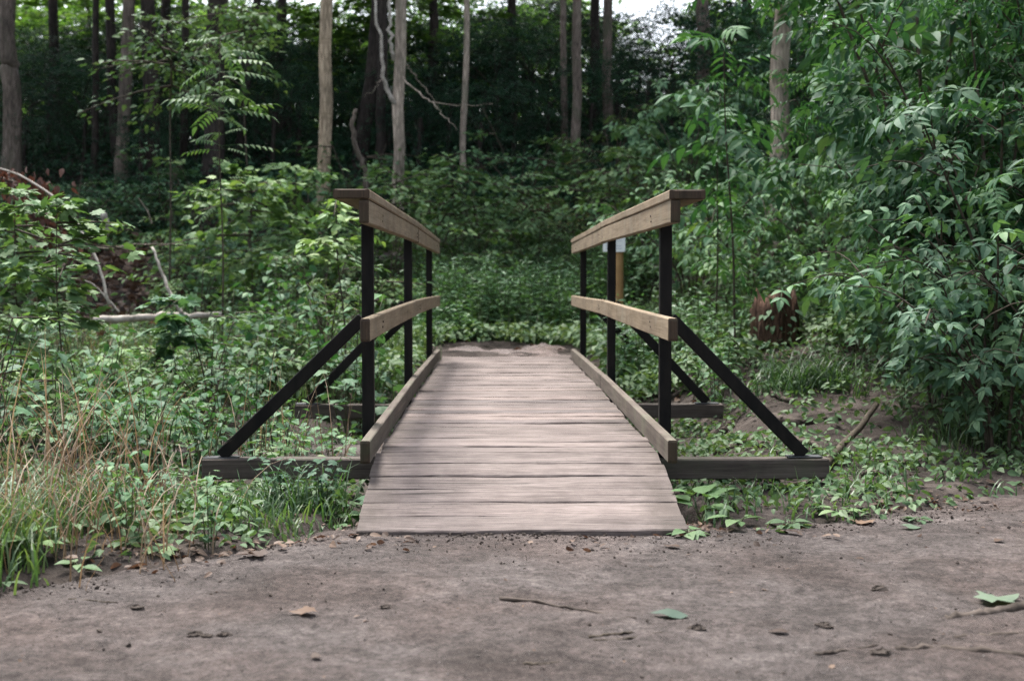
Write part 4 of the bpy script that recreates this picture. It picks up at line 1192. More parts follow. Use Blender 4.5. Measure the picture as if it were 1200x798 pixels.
# (kind, px, Y, scale, label)
RB = [(1, 1085, 8.6, 1.05, 'tallest dark compound-leaved bush in the thicket beside the path'),
      (0, 1170, 7.6, 1.0, 'dark glossy bush overhanging the path beside the shaggy vine trunk'),
      (4, 1062, 10.2, 0.95, 'high leafy bush between the grey furrowed trunk and the tallest bush'),
      (2, 1195, 6.9, 1.0, 'dense waist-high bush at the path edge under the overhanging one'),
      (5, 1165, 7.6, 0.70, 'dark mid-height bush in front of the tallest bush'),
      (4, 1240, 8.4, 1.0, 'dark bush running out of view past the shaggy vine trunk'),
      (5, 1125, 9.2, 0.80, 'leafy bush in the middle of the thicket behind the leaning stick'),
      (2, 985, 12.0, 0.8, 'rounded bush just behind the rotten stump'),
      (3, 1165, 6.6, 0.95, 'low glossy bush spilling towards the path under the thicket'),
      (3, 1112, 7.3, 0.90, 'low bush above the end of the leaning stick'),
      (2, 952, 13.0, 0.9, 'bush partly covering the grey furrowed trunk'),
      (3, 865, 12.0, 1.0, 'bush standing behind the lower rail brace'),
      (3, 812, 13.2, 1.0, 'broad bush beside the timber notice post'),
      (0, 1120, 11.5, 1.15, 'upright bush deep in the thicket behind the tallest bush'),
      (2, 1075, 8.7, 0.7, 'small bush where bare soil meets the thicket'),
      (3, 985, 10.6, 0.6, 'low leafy bush crowding the foot of the rotten stump'),
      (3, 1180, 6.15, 0.8, 'lowest bush with leaves nearly touching the dirt path'),
      (1, 1190, 10.4, 1.15, 'tall bush behind the shaggy vine trunk'),
      (0, 1035, 13.5, 1.35, 'farthest tall bush at the back of the thicket'),
      (1, 935, 17.5, 0.8, 'tall bush on the slope behind the grey furrowed trunk'),
      (2, 800, 16.5, 1.0, 'shaded bush on the slope above the timber notice post')]
for k, (i, px, Y, s, lab) in enumerate(RB):
    put('bush', ASH[i], lab, 'bush', px, Y, s, k * 1.7)

def sapling(label, px, Ybase, top_py, tiers, leafkind, leaf_mat, stem_w=0.016, lean=0.0, seed=0, cat='sapling', rose=5, lf=0.26, base_py=None):
    """slender stem with leaf tiers at given photo heights: tiers = [(py, reach m, n)]"""
    b = on_ground(px, Ybase); r = np.random.default_rng(seed)
    top = at(px + lean, top_py, Ybase)
    d = Vector((top.x - b.x, 0, top.z - b.z))
    o = thing('sapling', label, cat, b)
    mb = MB(); P = curve([(0, 0, -.1), (d.x * .3 + 0.015, 0.02, d.z * .35), (d.x * .7 - 0.01, 0, d.z * .7), (d.x, 0, d.z)], 16)
    tube(mb, P, np.linspace(stem_w, stem_w * 0.3, 16) / 2, 7, 0)
    mb.build('stem', M['twig'], o)
    fo = MB(); tw = MB()
    for (py, reach, n) in tiers:
        z = at(px, py, Ybase).z - b.z; f = max(0.02, min(1, z / d.z)); base = np.array([d.x * f, 0, z])
        a0 = r.uniform(0, 6.28)
        for k in range(n):
            a = a0 + k * 2 * math.pi / n + r.uniform(-.6, .6)
            zj = z + r.normal() * 0.055; f = max(0.02, min(1, zj / d.z)); base = np.array([d.x * f, 0, min(zj, d.z)])
            if r.uniform() < 0.18: continue
            if leafkind == 'comp':
                dirv = np.array([[math.cos(a), math.sin(a), 0.10 + r.normal() * .28]])
                leaves(fo, base[None], dirv, np.array([reach * r.uniform(.55, 1.2)]), COMP11 if stem_w < 0.021 and leaf_mat == 'leaf_bright' else (COMP7 if n % 2 else COMP9), 0, 0.32, r)
            else:
                spray(fo, base, (math.cos(a), math.sin(a), 0.10 + r.normal() * .25), reach * r.uniform(.6, 1.3), int(lf_n * r.uniform(.8, 1.2)), lf, MAPLE if leafkind == 'maple' else OVATE, r, 0, 1, True, 0.10, 0.38, 0.42)
    fo.build('foliage', [M[leaf_mat], M['twig']], o)
    return o
lf_n = 14
sapling('slender single-stemmed sapling with drooping feathery leaf tiers left of the bridge', 258, 10.6, 46,
        [(50, .24, 5), (64, .34, 5), (80, .40, 6), (96, .40, 6), (112, .42, 6), (128, .42, 6), (146, .44, 5), (162, .36, 5), (178, .28, 4), (215, .30, 4), (240, .28, 4)], 'comp', 'leaf_bright', 0.020, seed=3)
lf_n = 16
sapling('small bright sapling with broad lobed leaves at the edge beside dry grass', 67, 7.4, 232,
        [(240, .26, 4), (262, .36, 5), (290, .42, 5), (318, .36, 5), (340, .30, 4), (372, .22, 3)], 'maple', 'leaf_bright', 0.014, seed=5, lf=0.080)
sapling('leafy sapling cut by the picture edge above the dry grass', 18, 7.9, 222,
        [(228, .25, 4), (255, .36, 5), (282, .40, 5), (315, .40, 5), (350, .3, 5), (385, .3, 4)], 'maple', 'leaf_bright', 0.014, seed=8, lf=0.078)
sapling('knee-high sapling on a thin bare stem in front of the fallen log', 203, 8.6, 352, [(356, .2, 4), (375, .28, 5), (395, .25, 4)], 'maple', 'leaf_mid', 0.009, seed=10, lf=0.095)
lf_n = 36
sapling('sapling spreading wide flat layers of leaves before the twin trunks', 196, 15.0, 18,
        [(30, .6, 5), (55, .9, 6), (78, 1.05, 6), (95, 1.0, 5), (112, .75, 4)], 'ovate', 'leaf_bright', 0.03, lean=6, seed=12, lf=0.085)
sapling('tall leafy sapling whose layered top hides the blackest trunk', 292, 15.6, 6,
        [(14, .7, 6), (30, .9, 6), (50, .9, 6), (66, .75, 5)], 'ovate', 'leaf_bright', 0.03, lean=-8, seed=14, lf=0.085)
sapling('bushy sapling with wide pale leaf layers behind the slender sapling', 292, 12.6, 208,
        [(212, .45, 5), (232, .62, 6), (252, .68, 6), (275, .70, 6), (298, .6, 5), (320, .5, 5)], 'maple', 'leaf_bright', 0.016, lean=4, seed=16, lf=0.085)
sapling('sapling of layered leaves under the smooth tan trunk', 352, 14.6, 200,
        [(206, .45, 5), (224, .6, 5), (244, .62, 5), (266, .6, 5), (290, .5, 5)], 'ovate', 'leaf_bright', 0.016, lean=-5, seed=18, lf=0.11)
lf_n = 18
sapling('small dark-stemmed sapling leaning close to the left handrail end', 404, 9.6, 236,
        [(242, .22, 4), (262, .28, 4), (286, .30, 5), (312, .25, 4)], 'ovate', 'leaf_bright', 0.018, lean=-10, seed=20, lf=0.085)
sapling('compound-leaved sapling reaching in front of the trunk beside open sky', 862, 9.6, 36,
        [(40, .36, 5), (62, .42, 6), (90, .44, 6), (118, .42, 6), (148, .40, 5), (180, .36, 5), (215, .32, 5), (252, .3, 5), (290, .3, 4), (330, .3, 4)], 'comp', 'leaf_ash', 0.022, lean=-14, seed=22)
sapling('slim sapling with large leaves between the handrail end and the stump', 838, 10.8, 110,
        [(120, .42, 5), (150, .45, 5), (185, .45, 5), (220, .42, 5), (255, .42, 5), (300, .38, 5)], 'comp', 'leaf_ash', 0.018, lean=6, seed=24)
sapling('leaning sapling arching out of the thicket beyond the stump', 1012, 9.0, 20,
        [(24, .45, 5), (52, .5, 5), (84, .5, 5), (120, .48, 5), (160, .45, 5)], 'comp', 'leaf_mid', 0.02, lean=18, seed=26)

lf_n = 26
sapling('pale layered sapling on the slope just above the end of the sapling-side handrail', 462, 15.6, 196, [(200, .5, 5), (218, .7, 6), (238, .75, 6), (258, .7, 6), (280, .6, 5)], 'ovate', 'leaf_bright', 0.016, lean=3, seed=30, lf=0.09)
sapling('pale spreading sapling straight beyond the deck under the thin pale trunk', 535, 16.6, 190, [(194, .55, 6), (212, .75, 6), (232, .8, 6), (254, .75, 6)], 'ovate', 'leaf_bright', 0.016, lean=-4, seed=32, lf=0.09)
sapling('leafy sapling before the rotten log at the middle of the slope', 606, 16.4, 206, [(208, .5, 5), (226, .65, 6), (246, .7, 6), (268, .6, 5)], 'ovate', 'leaf_bright', 0.016, lean=5, seed=34, lf=0.085)
sapling('layered pale sapling above the handrail on the notice post side', 742, 15.8, 178, [(182, .5, 5), (200, .7, 6), (222, .72, 6), (246, .66, 6)], 'ovate', 'leaf_bright', 0.016, lean=-6, seed=36, lf=0.09)
# layered shrubs on the slope: individuals one can tell apart
SHR = [spray_bush(31, 1.25, 0.8, 6, 30, 26, 0.085, HEX, 'leaf_mid', 0.6), spray_bush(32, 0.95, 0.7, 6, 26, 26, 0.085, HEX, 'leaf_mid', 0.55),
       spray_bush(33, 1.5, 0.95, 7, 34, 26, 0.095, HEX, 'leaf_mid', 0.7)]
SHRB = [spray_bush(41, 0.9, 0.6, 6, 22, 22, 0.08, OVATE, 'leaf_bright', 0.45), spray_bush(42, 1.2, 0.75, 6, 26, 22, 0.085, OVATE, 'leaf_bright', 0.5)]
sr = np.random.default_rng(99)
sl = [(360, 20, 1.2), (405, 19, 1.1), (440, 18.2, 1.1), (500, 19, 1.2), (530, 20.5, 1.3), (565, 19.5, 1.1), (600, 20, 1.2), (630, 18.5, 1.0), (700, 19.5, 1.1), (735, 18.5, 1.1), (770, 18, 1.1), (660, 20.5, 1.1),
      (330, 18, 1.0), (290, 19.5, 1.1), (240, 21, 1.1), (190, 22, 1.2), (140, 22, 1.1), (90, 21, 1.1), (40, 21.5, 1.1), (215, 19, .9), (480, 17, .9), (550, 17.6, .9), (610, 22.5, 1.2), (510, 22.5, 1.2), (720, 22, 1.2), (420, 22, 1.2), (800, 20, 1.2)]
for k, (px, Y, s) in enumerate(sl):
    put('shrub', (SHRB[k % 2] if 380 < px < 810 and Y < 21 else (SHR + SHRB)[k % 5]), 'layered green shrub on the shaded slope behind the bridge', 'shrub', px, Y - 2.4, s * sr.uniform(.85, 1.1), sr.uniform(0, 6.28), 'layered shrubs on the slope')
for px, Y, s, lab in ((455, 15.2, 1.0, 'sunlit shrub touching the handrail bend on the left of the bridge'),
                      (505, 16.2, .9, 'pale shrub under the trunk with dead branches'),
                      (330, 14.0, .9, 'bright shrub in front of the layered saplings'),
                      (375, 13.0, .8, 'bright low shrub close behind the dark-stemmed sapling'),
                      (235, 14.2, .8, 'pale shrub beside the fallen log'),
                      (92, 12.2, .5, 'bright shrub covering the end of the leaning white stick'),
                      (30, 12.6, .7, 'bright shrub beneath the withered red leaves'),
                      (420, 16.8, 1.1, 'leafy shrub around the broken snag'),
                      (720, 16.0, .9, 'shrub behind the timber notice post'),
                      (775, 14.8, .9, 'leafy shrub framed under the handrail beside the notice post')):
    put('shrub', SHRB[int(px) % 2], lab, 'shrub', px, Y, s, px * 0.37)
for px, Y, s, lab in ((150, 7.6, .62, 'pale broad shrub rising behind the tan dry grass'), (245, 8.6, .68, 'leafy shrub in the hollow behind the long sleeper end'), (330, 9.6, .72, 'pale shrub seen under the leaning steel brace'),
                      (385, 10.6, .8, 'leafy shrub pressing against the far rail post on the sapling side'), (90, 8.8, .75, 'bright shrub between the two lobed-leaf saplings'), (-15, 7.2, .8, 'shrub cut by the picture edge beneath the edge sapling')):
    put('shrub', SHRB[int(px) % 2], lab, 'shrub', px, Y, s, px * 0.53)
YB = spray_bush(51, 0.9, 0.8, 5, 16, 14, 0.075, HEX, 'leaf_yellow', 0.7)
put('shrub', YB, 'thin shrub with yellowing leaves above the rotten log', 'shrub', 668, 18.6, 1.0, 0.3)
put('shrub', YB, 'sparse yellow-leaved shrub at the foot of the straight brown trunk', 'shrub', 735, 18.9, 0.8, 2.3)
put('shrub', YB, 'yellow-tinged shrub left of the snag stem', 'shrub', 398, 15.4, 0.75, 4.0)

# leafy plants between the dry grass and the bridge
def herb(seed, H, n_stem, K, leaf, tpl, leaf_mat, spread=0.22):
    r = np.random.default_rng(seed); st = MB(); fo = MB()
    for s in range(n_stem):
        a = s * 2.399 + r.uniform(-.4, .4); rr = spread * r.uniform(.4, 1.0); h = H * r.uniform(.6, 1.0)
        tip = np.array([math.cos(a) * rr, math.sin(a) * rr, h])
        P = curve([(math.cos(a) * .03, math.sin(a) * .03, -.05), tip * [.45, .45, .55], tip], 8)
        tube(st, P, np.linspace(0.006, 0.0025, 8), 5, 0)
        for k in range(K):
            t = 0.25 + 0.75 * (k + .5) / K; p = P[min(7, int(t * 7.99))]
            b = k * 2.399 + a
            pet = np.array([math.cos(b), math.sin(b), 0.25]) * leaf * 0.45
            leaves(fo, (p + pet)[None], np.array([[math.cos(b), math.sin(b), -0.22 + r.normal() * .2]]), np.array([leaf * r.uniform(.65, 1.2)]), tpl, 0, 0.25, r)
    return st.mesh('stems', [M['green_stem']]), fo.mesh('foliage', [M[leaf_mat]])
HERB = [herb(1, 0.62, 5, 10, 0.085, BROAD, 'leaf_mid'), herb(2, 0.55, 6, 10, 0.080, OVATE, 'leaf_ash'), herb(3, 0.80, 5, 10, 0.088, BROAD, 'leaf_mid', .28),
        herb(4, 0.42, 6, 6, 0.10, MAPLE, 'leaf_ivy', .26), herb(5, 0.7, 5, 9, 0.10, MAPLE, 'leaf_mid', .26)]
HERBT = herb(6, 1.0, 5, 13, 0.085, BROAD, 'leaf_ash', .3)
hr_ = np.random.default_rng(17)
for k in range(72):                      # crowd left of the bridge
    Y = 5.75 + 5.6 * (k / 72) ** 1.15 + hr_.uniform(-.25, .25); px = hr_.uniform(120, 432) if Y < 7.4 else hr_.uniform(-10, 470)
    if Y > 9.5 and 70 < px < 215: px += 150
    b = on_ground(px, Y)
    if b.x > -0.82: b.x = -0.82 - hr_.uniform(0, .25); b.z = gz(b.x, b.y)
    put('leafy_plant', (HERB + [HERBT])[k % 6], 'broad-leaved green plant in the crowd filling the hollow left of the bridge', 'plant', px, Y, hr_.uniform(.75, 1.1) * (0.6 if 5.9 < Y < 8.15 and b.x > -1.55 else (0.72 if Y < 6.6 else 1.0)), hr_.uniform(0, 6.28), 'leafy plants left of the bridge', b)
for k in range(34):                      # right bank
    Y = 5.55 + 6.0 * (k / 34) + hr_.uniform(-.25, .25); px = hr_.uniform(840, 1210) if Y > 6.4 else hr_.uniform(1000, 1210)
    b = on_ground(px, Y)
    if abs(b.x - 1.72) < 0.55 and Y < 8.4: continue
    if b.x < 0.85 or (865 < px < 950 and Y < 11): continue
    put('leafy_plant', HERB[(k * 2) % 5], 'broad-leaved green plant on the bank under the thicket', 'plant', px, Y, hr_.uniform(.42, .72), hr_.uniform(0, 6.28), 'leafy plants under the thicket', b)

for k, (px, Y, s_) in enumerate(((-10, 5.9, .8), (30, 6.1, .75), (75, 6.0, .8), (110, 6.4, .8), (10, 6.7, 1.), (60, 6.9, .95), (100, 7.2, 1.), (20, 7.6, 1.), (150, 6.2, .7), (185, 6.5, .8))):
    put('leafy_plant', HERB[(k + 2) % 5], 'broad-leaved green plant behind the dry grass at the edge of the hollow', 'plant', px, Y, s_, k * 1.1, 'leafy plants behind the dry grass')

for k in range(16):
    x_ = -0.72 - 1.5 * hr_.uniform(0, 1) ** 1.2; y_ = float(edge_y(x_)) + hr_.uniform(.15, .95)
    put('leafy_plant', HERB[(k * 3) % 5], 'small broad-leaved plant growing through the grass of the path bank', 'plant', 0, 0, hr_.uniform(.30, .5), k * 1.9, 'small plants in the grass bank', Vector((x_, y_, gz(x_, y_))))

# rosettes at the ramp and path edge
def rosette(seed, n, leaf, tpl, mat, up=0.6):
    r = np.random.default_rng(seed); fo = MB(); st = MB()
    for k in range(n):
        a = k * 2.399 + r.uniform(-.3, .3); u = up * r.uniform(.5, 1.2)
        pet = np.array([math.cos(a) * .5, math.sin(a) * .5, u]) * leaf * r.uniform(.5, .9)
        tube(st, [(0, 0, -.01), pet * .6 + [0, 0, .01], pet], [.0025, .002, .0015], 4, 0, False)
        leaves(fo, pet[None], np.array([[math.cos(a), math.sin(a), u * 0.5 - .1]]), np.array([leaf * r.uniform(.7, 1.15)]), tpl, 0, 0.2, r)
    return st.mesh('stalks', [M['green_stem']]), fo.mesh('foliage', [M[mat]])
ROS = [rosette(1, 8, 0.13, BROAD, 'leaf_bright', 1.0), rosette(2, 7, 0.085, OVATE, 'leaf_ivy', .5), rosette(3, 9, 0.07, BROAD, 'leaf_ivy', .4), rosette(4, 6, 0.10, OVATE, 'leaf_mid', .7)]
for i, px, py, s, lab in ((0, 822, 612, 1.0, 'tall broad-leaved rosette at the corner of the ramp'),
                          (2, 806, 628, .9, 'small pale rosette under the ramp corner with a dead leaf'),
                          (1, 396, 618, 1.1, 'pale leafy rosette beside the lower ramp corner'),
                          (3, 410, 600, 1.0, 'upright green rosette against the ramp side'),
                          (0, 37, 655, .7, 'bright rosette at the path edge below the dry grass'),
                          (1, 92, 668, .7, 'small seedling on dark soil near the path edge'),
                          (2, 185, 648, .8, 'blue-green rosette on the soil rim beside fallen leaves'),
                          (2, 150, 640, .8, 'low rosette under the leaning green grass'),
                          (1, 5, 690, .6, 'tiny weed rooted at the path rim'),
                          (2, 925, 618, 1.0, 'pale withering rosette on the soil rim under the sleeper'),
                          (1, 865, 618, 1.0, 'leafy rosette below the sleeper beside the ramp'),
                          (1, 985, 606, .9, 'rosette near rusty leaves at the path rim'),
                          (2, 1075, 612, .7, 'flat pale seedling on the dirt near the thicket')):
    # find the depth where the ray meets the soil
    Y = 4.2
    for yy in np.arange(3.2, 6.5, 0.02):
        p = at(px, py, yy)
        if p.z <= max(gz(p.x, yy), pz(p.x, yy)): Y = yy; break
    p = at(px, py, Y); p.z = max(gz(p.x, Y), pz(p.x, Y))
    put('rosette_plant', ROS[i], lab, 'plant', px, Y, s, px * .1, None, p, part=('stalk', 'foliage'))

# ------------------------------------------------------------------ DEAD WOOD
def stick(name, label, cat, pts, r0, r1, mat, seg=8, rough=0.04, seed=0, n=18, jit=0.3):
    pts = [Vector(p) for p in pts]; b = pts[0].copy()
    mb = MB(); P = curve([p - b for p in pts], n)
    rr = np.random.default_rng(seed); P[1:-1] += rr.normal(size=(n - 2, 3)) * r0 * jit
    tube(mb, P, np.linspace(r0, r1, n), seg, 0, True, rough, seed)
    me = mb.mesh(name, [M[mat]])
    o = link(name, me, None, b); tag(o, label, cat)
    return o
def soil_at(px, py, y0=3.0, y1=30, dz=0.0, step=0.02):
    for yy in np.arange(y0, y1, step):
        p = at(px, py, yy); g = max(gz(p.x, yy), pz(p.x, yy) if yy < 6 else -9)
        if p.z <= g + dz: p.z = g + dz; return p
    return at(px, py, y1)
LY = 11.9
def lp(px, py, Y=LY): return at(px, py, Y)
def resting(px, Y, dz): 
    p = on_ground(px, Y); p.z += dz; return p
stick('fallen_log', 'pale barkless log lying flat among low plants before the brown leaf heap', 'log', [lp(112, 375), lp(160, 372), lp(210, 371), lp(260, 369, LY + .1)], 0.036, 0.026, 'pale_wood', 10, 0.06, 3)
dw = stick('dead_stick', 'long white leaning stick stripped of bark below the withered red leaves', 'branch', [lp(128, 357, 11.5), lp(118, 318, 11.6), lp(104, 285, 11.7), lp(84, 252, 11.8), lp(60, 228, 11.9), lp(20, 204, 12.0), lp(-15, 192, 12.0)], 0.014, 0.008, 'pale_wood', 7, 0.05, 5)
stick('dead_stick', 'short white stick leaning onto the fallen log', 'branch', [lp(213, 367, 11.7), lp(204, 352, 11.7), lp(192, 325, 11.8), lp(178, 290, 11.9)], 0.020, 0.012, 'pale_wood', 7, 0.05, 6)
stick('dead_stick', 'thin crooked white twig low in front of the brown leaf heap', 'branch', [lp(140, 366, 11.6), lp(128, 352, 11.6), lp(112, 335, 11.6), lp(100, 329, 11.6)], 0.010, 0.005, 'pale_wood', 6, 0.05, 7)
stick('dead_stick', 'thin grey horizontal branch crossing behind the leaning white stick', 'branch', [lp(24, 289, 12.6), lp(90, 289, 12.7), lp(130, 291, 12.7), lp(165, 286, 12.8), lp(215, 287, 12.9)], 0.010, 0.006, 'bark_grey', 6, 0.05, 8)
stick('dead_stick', 'grey leaning twig deep in the shade behind the bushy sapling', 'branch', [lp(178, 262, 15), lp(172, 246, 15), lp(162, 232, 15)], 0.010, 0.006, 'bark_grey', 6, 0.05, 9)
# withered leaves hanging on their own broken bough
o = thing('withered_bough', 'broken bough hung with withered reddish brown leaves at the edge of the wood', 'branch', lp(-20, 205, 12.4))
mb = MB(); b = lp(-20, 205, 12.4); wr = np.random.default_rng(8)
P = curve([lp(-20, 205, 12.4) - b, lp(20, 215, 12.35) - b, lp(50, 240, 12.3) - b, lp(72, 275, 12.3) - b], 10)
tube(mb, P, np.linspace(.02, .006, 10), 6, 0); mb.build('bough', M['bark_mid'], o)
mb = MB(); n = 360
cs = np.array([list(lp(px, py, 12.3) - b) for px, py in ((8, 210), (20, 222), (36, 226), (48, 246), (60, 262), (72, 280), (56, 275), (30, 240), (58, 218), (78, 290))])
Pp = cs[wr.integers(0, len(cs), n)] + wr.normal(size=(n, 3)) * [.085, .12, .075]
fw = np.tile([0, 0, -1.0], (n, 1)) + wr.normal(size=(n, 3)) * .45
leaves(mb, Pp, fw, wr.uniform(.07, .12, n), OVATE, 0, 1.0, wr, up=np.tile([0.0, -1.0, 0.2], (n, 1)))
mb.build('leaves', M['dead_red'], o)
# broken snag beside the tan trunk, little cut stump, red rotten log
stick('snag', 'crooked broken dead stem standing beside the smooth tan trunk', 'dead stem', [on_ground(429, 16.5), lp(429, 212, 16.5), lp(421, 185, 16.5), lp(415, 160, 16.5), lp(413, 138, 16.5), lp(417, 128, 16.5)], 0.036, 0.026, 'bark_mid', 8, 0.08, 12)
st0 = stick('stump', 'small pale broken stump standing in the dark undergrowth', 'stump', [lp(123, 275, 17), lp(123, 262, 17), lp(122.5, 249, 17)], 0.05, 0.036, 'pale_wood', 9, 0.10, 13, 8)
p0 = lp(612, 244, 19.5); 
stick('rotten_log', 'rotten red brown log half buried in dark shade on the slope', 'log', [lp(608, 246, 19.2), lp(630, 242, 19.3), lp(660, 241, 19.5)], 0.09, 0.075, 'stump', 12, 0.10, 15)
# rotten stump in the right bank
Yst = depth_of(908, 404, 7, 14); b = on_ground(908, Yst)
o = thing('rotten_stump', 'crumbling red brown tree stump among the bushes on the bank', 'stump', b)
mb = MB(); rs = np.random.default_rng(4); seg = 40
h0 = at(908, 343, Yst).z - b.z; R0 = 24 * Yst / F
th = np.arange(seg) * 2 * math.pi / seg
rings = []
prof = 1 + 0.16 * np.sin(th * 3 + 1) + 0.10 * np.sin(th * 7) + 0.06 * np.sin(th * 13 + 2)
for i, t in enumerate(np.linspace(0, 1, 9)):
    rr = R0 * (1.25 - 0.32 * t) * (prof if i else prof * 1.15) * (1 + 0.04 * rs.normal(size=seg))
    z = -0.15 + (h0 + 0.15) * t * (1 if i < 7 else (0.90 + 0.12 * np.abs(np.sin(th * 1.5 + .5)) + 0.035 * rs.normal(size=seg)))
    rings.append(np.stack([rr * np.cos(th), rr * np.sin(th), (z if i != 7 else z - 0.07 * h0) * np.ones(seg)], 1))
for t, zz in ((0.62, 0.62), (0.25, 0.45), (0.02, 0.42)):     # hollow crumbling middle
    rings.append(np.stack([R0 * .9 * t * np.cos(th) * prof, R0 * .9 * t * np.sin(th) * prof, h0 * zz + 0.03 * rs.normal(size=seg)], 1))
V = np.concatenate(rings); n = len(rings)
i = np.arange(n - 1)[:, None] * seg; j = np.arange(seg)[None]; k = (j + 1) % seg
mb.add(V, [np.stack([i + j, i + k, i + seg + k, i + seg + j], 2).reshape(-1, 4)])
mb.build('stump_wood', M['stump'], o)
mb = MB(); n = 60; a = rs.uniform(0, 6.28, n)
leaves(mb, np.stack([np.cos(a) * R0 * 1.15, np.sin(a) * R0 * 1.15, rs.uniform(0.0, h0 * .8, n)], 1), np.stack([np.cos(a), np.sin(a), a * 0 - .4], 1), rs.uniform(.05, .085, n), OVATE, 0, .3, rs)
mb.build('ivy', M['leaf_mid'], o)
# leaning driftwood stick and roots on the bare bank
def sa(px, py, dz=0.0): return soil_at(px, py, 5.0, 14, dz)
stick('fallen_branch', 'thick grey brown stick propped on the bank beyond the right sleeper end', 'branch', [at(962, 549, 5.8), at(990, 519, 6.3), at(1008, 500, 6.65), at(1027, 474, 7.0)], 0.019, 0.016, 'twig', 9, 0.06, 21, jit=0.10)
for k, (pts, r0, r1, lab) in enumerate((
        (((905, 462), (930, 472), (955, 470)), .014, .007, 'curved root crossing bare soil nearest the stump'),
        (((905, 488), (935, 496), (962, 491), (985, 490)), .017, .009, 'thick root crossing bare soil above the brace foot'),
        (((840, 530), (865, 518), (890, 520), (925, 535)), .018, .012, 'long bent root behind the right sleeper'),
        (((833, 513), (848, 505), (856, 498)), .022, .018, 'short thick root stub under the rear sleeper'),
        (((930, 516), (950, 520), (965, 530)), .012, .006, 'thin root running behind the brace foot'),
        (((1015, 558), (1040, 552), (1062, 543)), .013, .008, 'dark root half covered by low leaves near the thicket'))):
    stick('exposed_root', lab, 'root', [sa(px, py, r0 * .9) for px, py in pts], r0 * 1.5, r1 * 1.5, 'root', 8, 0.08, 30 + k, 14)
# roots, twigs and leaves on the path
def pa(px, py, dz=0.0):
    return soil_at(px, py, 2.4, 6.0, dz, 0.005)
for k, (pts, r0, r1, lab, m, nm) in enumerate((
        (((586, 702), (620, 704), (650, 710), (690, 716), (745, 724)), .008, .004, 'long thin root winding across the dirt path', 'root', 'exposed_root'),
        (((690, 747), (715, 744), (741, 741)), .006, .004, 'short dark twig, upper of a crossed pair on the path', 'twig', 'twig'),
        (((695, 750), (740, 748), (776, 741)), .005, .003, 'thin bent twig, lower of a crossed pair on the path', 'twig', 'twig'),
        (((613, 778), (630, 779), (655, 776)), .005, .003, 'small dark twig lying nearest the camera', 'twig', 'twig'),
        (((1108, 726), (1140, 722), (1175, 718), (1215, 712)), .018, .024, 'stout root ridge beside the green maple leaf', 'root', 'exposed_root'),
        (((1050, 762), (1090, 760), (1140, 764), (1210, 770)), .011, .014, 'long root ridge along the path below the maple leaf', 'root', 'exposed_root'),
        (((955, 766), (985, 763), (1028, 756)), .007, .004, 'thin root surfacing on the path beside the brown leaf', 'root', 'exposed_root'),
        (((1120, 748), (1160, 745), (1210, 742)), .010, .012, 'flat root between two stouter root ridges', 'root', 'exposed_root'),
        (((80, 702), (110, 704), (138, 706)), .004, .002, 'thin straw twig on the path below the grass bank', 'twig', 'twig'))):
    stick(nm, lab, nm.replace('exposed_', ''), [pa(px, py, -r0 * .25 if r0 > .009 else r0 * .1) for px, py in pts], r0 * .75, r1 * .75, m, 8, 0.08, 60 + k, 16)
def flat_leaf(px, py, size, tpl, mat, ang, label, curl=0.25):
    p = pa(px, py, 0.006); V, fs = tpl
    V = V.copy(); V[:, 1] -= .45; r2 = (V[:, 0] ** 2 + V[:, 1] ** 2)
    V[:, 2] = 0.055 * r2 * (1 + curl * np.sin(V[:, 0] * 9)) + 0.05 * np.sin(V[:, 1] * 7 + px)
    c, s = math.cos(ang), math.sin(ang)
    W = np.stack([(V[:, 0] * c - V[:, 1] * s) * size, (V[:, 0] * s + V[:, 1] * c) * size, V[:, 2] * size], 1)
    W[:, 2] -= W[:, 2].min()
    mb = MB(); mb.add(W, fs, 0, True)
    o = link('fallen_leaf', mb.mesh('fallen_leaf', [M[mat]]), None, p); tag(o, label, 'leaf')
M['leaf_fallen'] = mat_leaf('fallen_green_leaf', [(0.1, (0.05, 0.085, 0.06)), (0.5, (0.085, 0.125, 0.09)), (0.9, (0.13, 0.165, 0.125))], 0.5, 0.2, 0.35)
flat_leaf(786, 721, .105, BROAD, 'leaf_fallen', 1.2, 'single grey green leaf lying flat on the path near the winding root')
flat_leaf(1172, 703, .125, MAPLE, 'leaf_fallen', -1.2, 'green lobed leaf lying on the stout root ridge', .6)
flat_leaf(913, 740, .055, OVATE, 'dead_leaf', 1.4, 'orange brown leaf on the open path beside a thin root')
flat_leaf(370, 769, .045, OVATE, 'dead_leaf', .4, 'curled brown leaf nearest the bottom of the path', 1.5)
flat_leaf(355, 717, .07, MAPLE, 'dead_leaf', 1.9, 'pale crumpled leaf on the path below the ramp corner', 1.2)
flat_leaf(198, 620, .12, MAPLE, 'leaf_yellow', .9, 'pale dry lobed leaf caught in the grass bank')
flat_leaf(790, 605, .055, OVATE, 'dead_leaf', 2.2, 'small dead leaf resting on the ramp corner', 1.0)
flat_leaf(955, 591, .07, MAPLE, 'dead_leaf', .2, 'rust orange leaf among pale plants at the path rim', 1.0)
flat_leaf(1010, 612, .09, MAPLE, 'dead_leaf', 1.1, 'large brown leaf at the soil rim beside a grey green one', 1.0)
flat_leaf(1068, 618, .085, BROAD, 'leaf_fallen', .8, 'grey green leaf at the rim of the path near the thicket')
flat_leaf(1170, 633, .06, OVATE, 'dead_leaf', 2.4, 'small rust leaf on the path under the thicket', 1.0)
flat_leaf(295, 650, .10, MAPLE, 'dead_leaf', 2.0, 'crumpled pale brown leaf on dark soil left of the ramp', 1.4)
flat_leaf(788, 640, .06, OVATE, 'dead_leaf', 1.0, 'orange dead leaf on the soil at the ramp corner', 1.0)
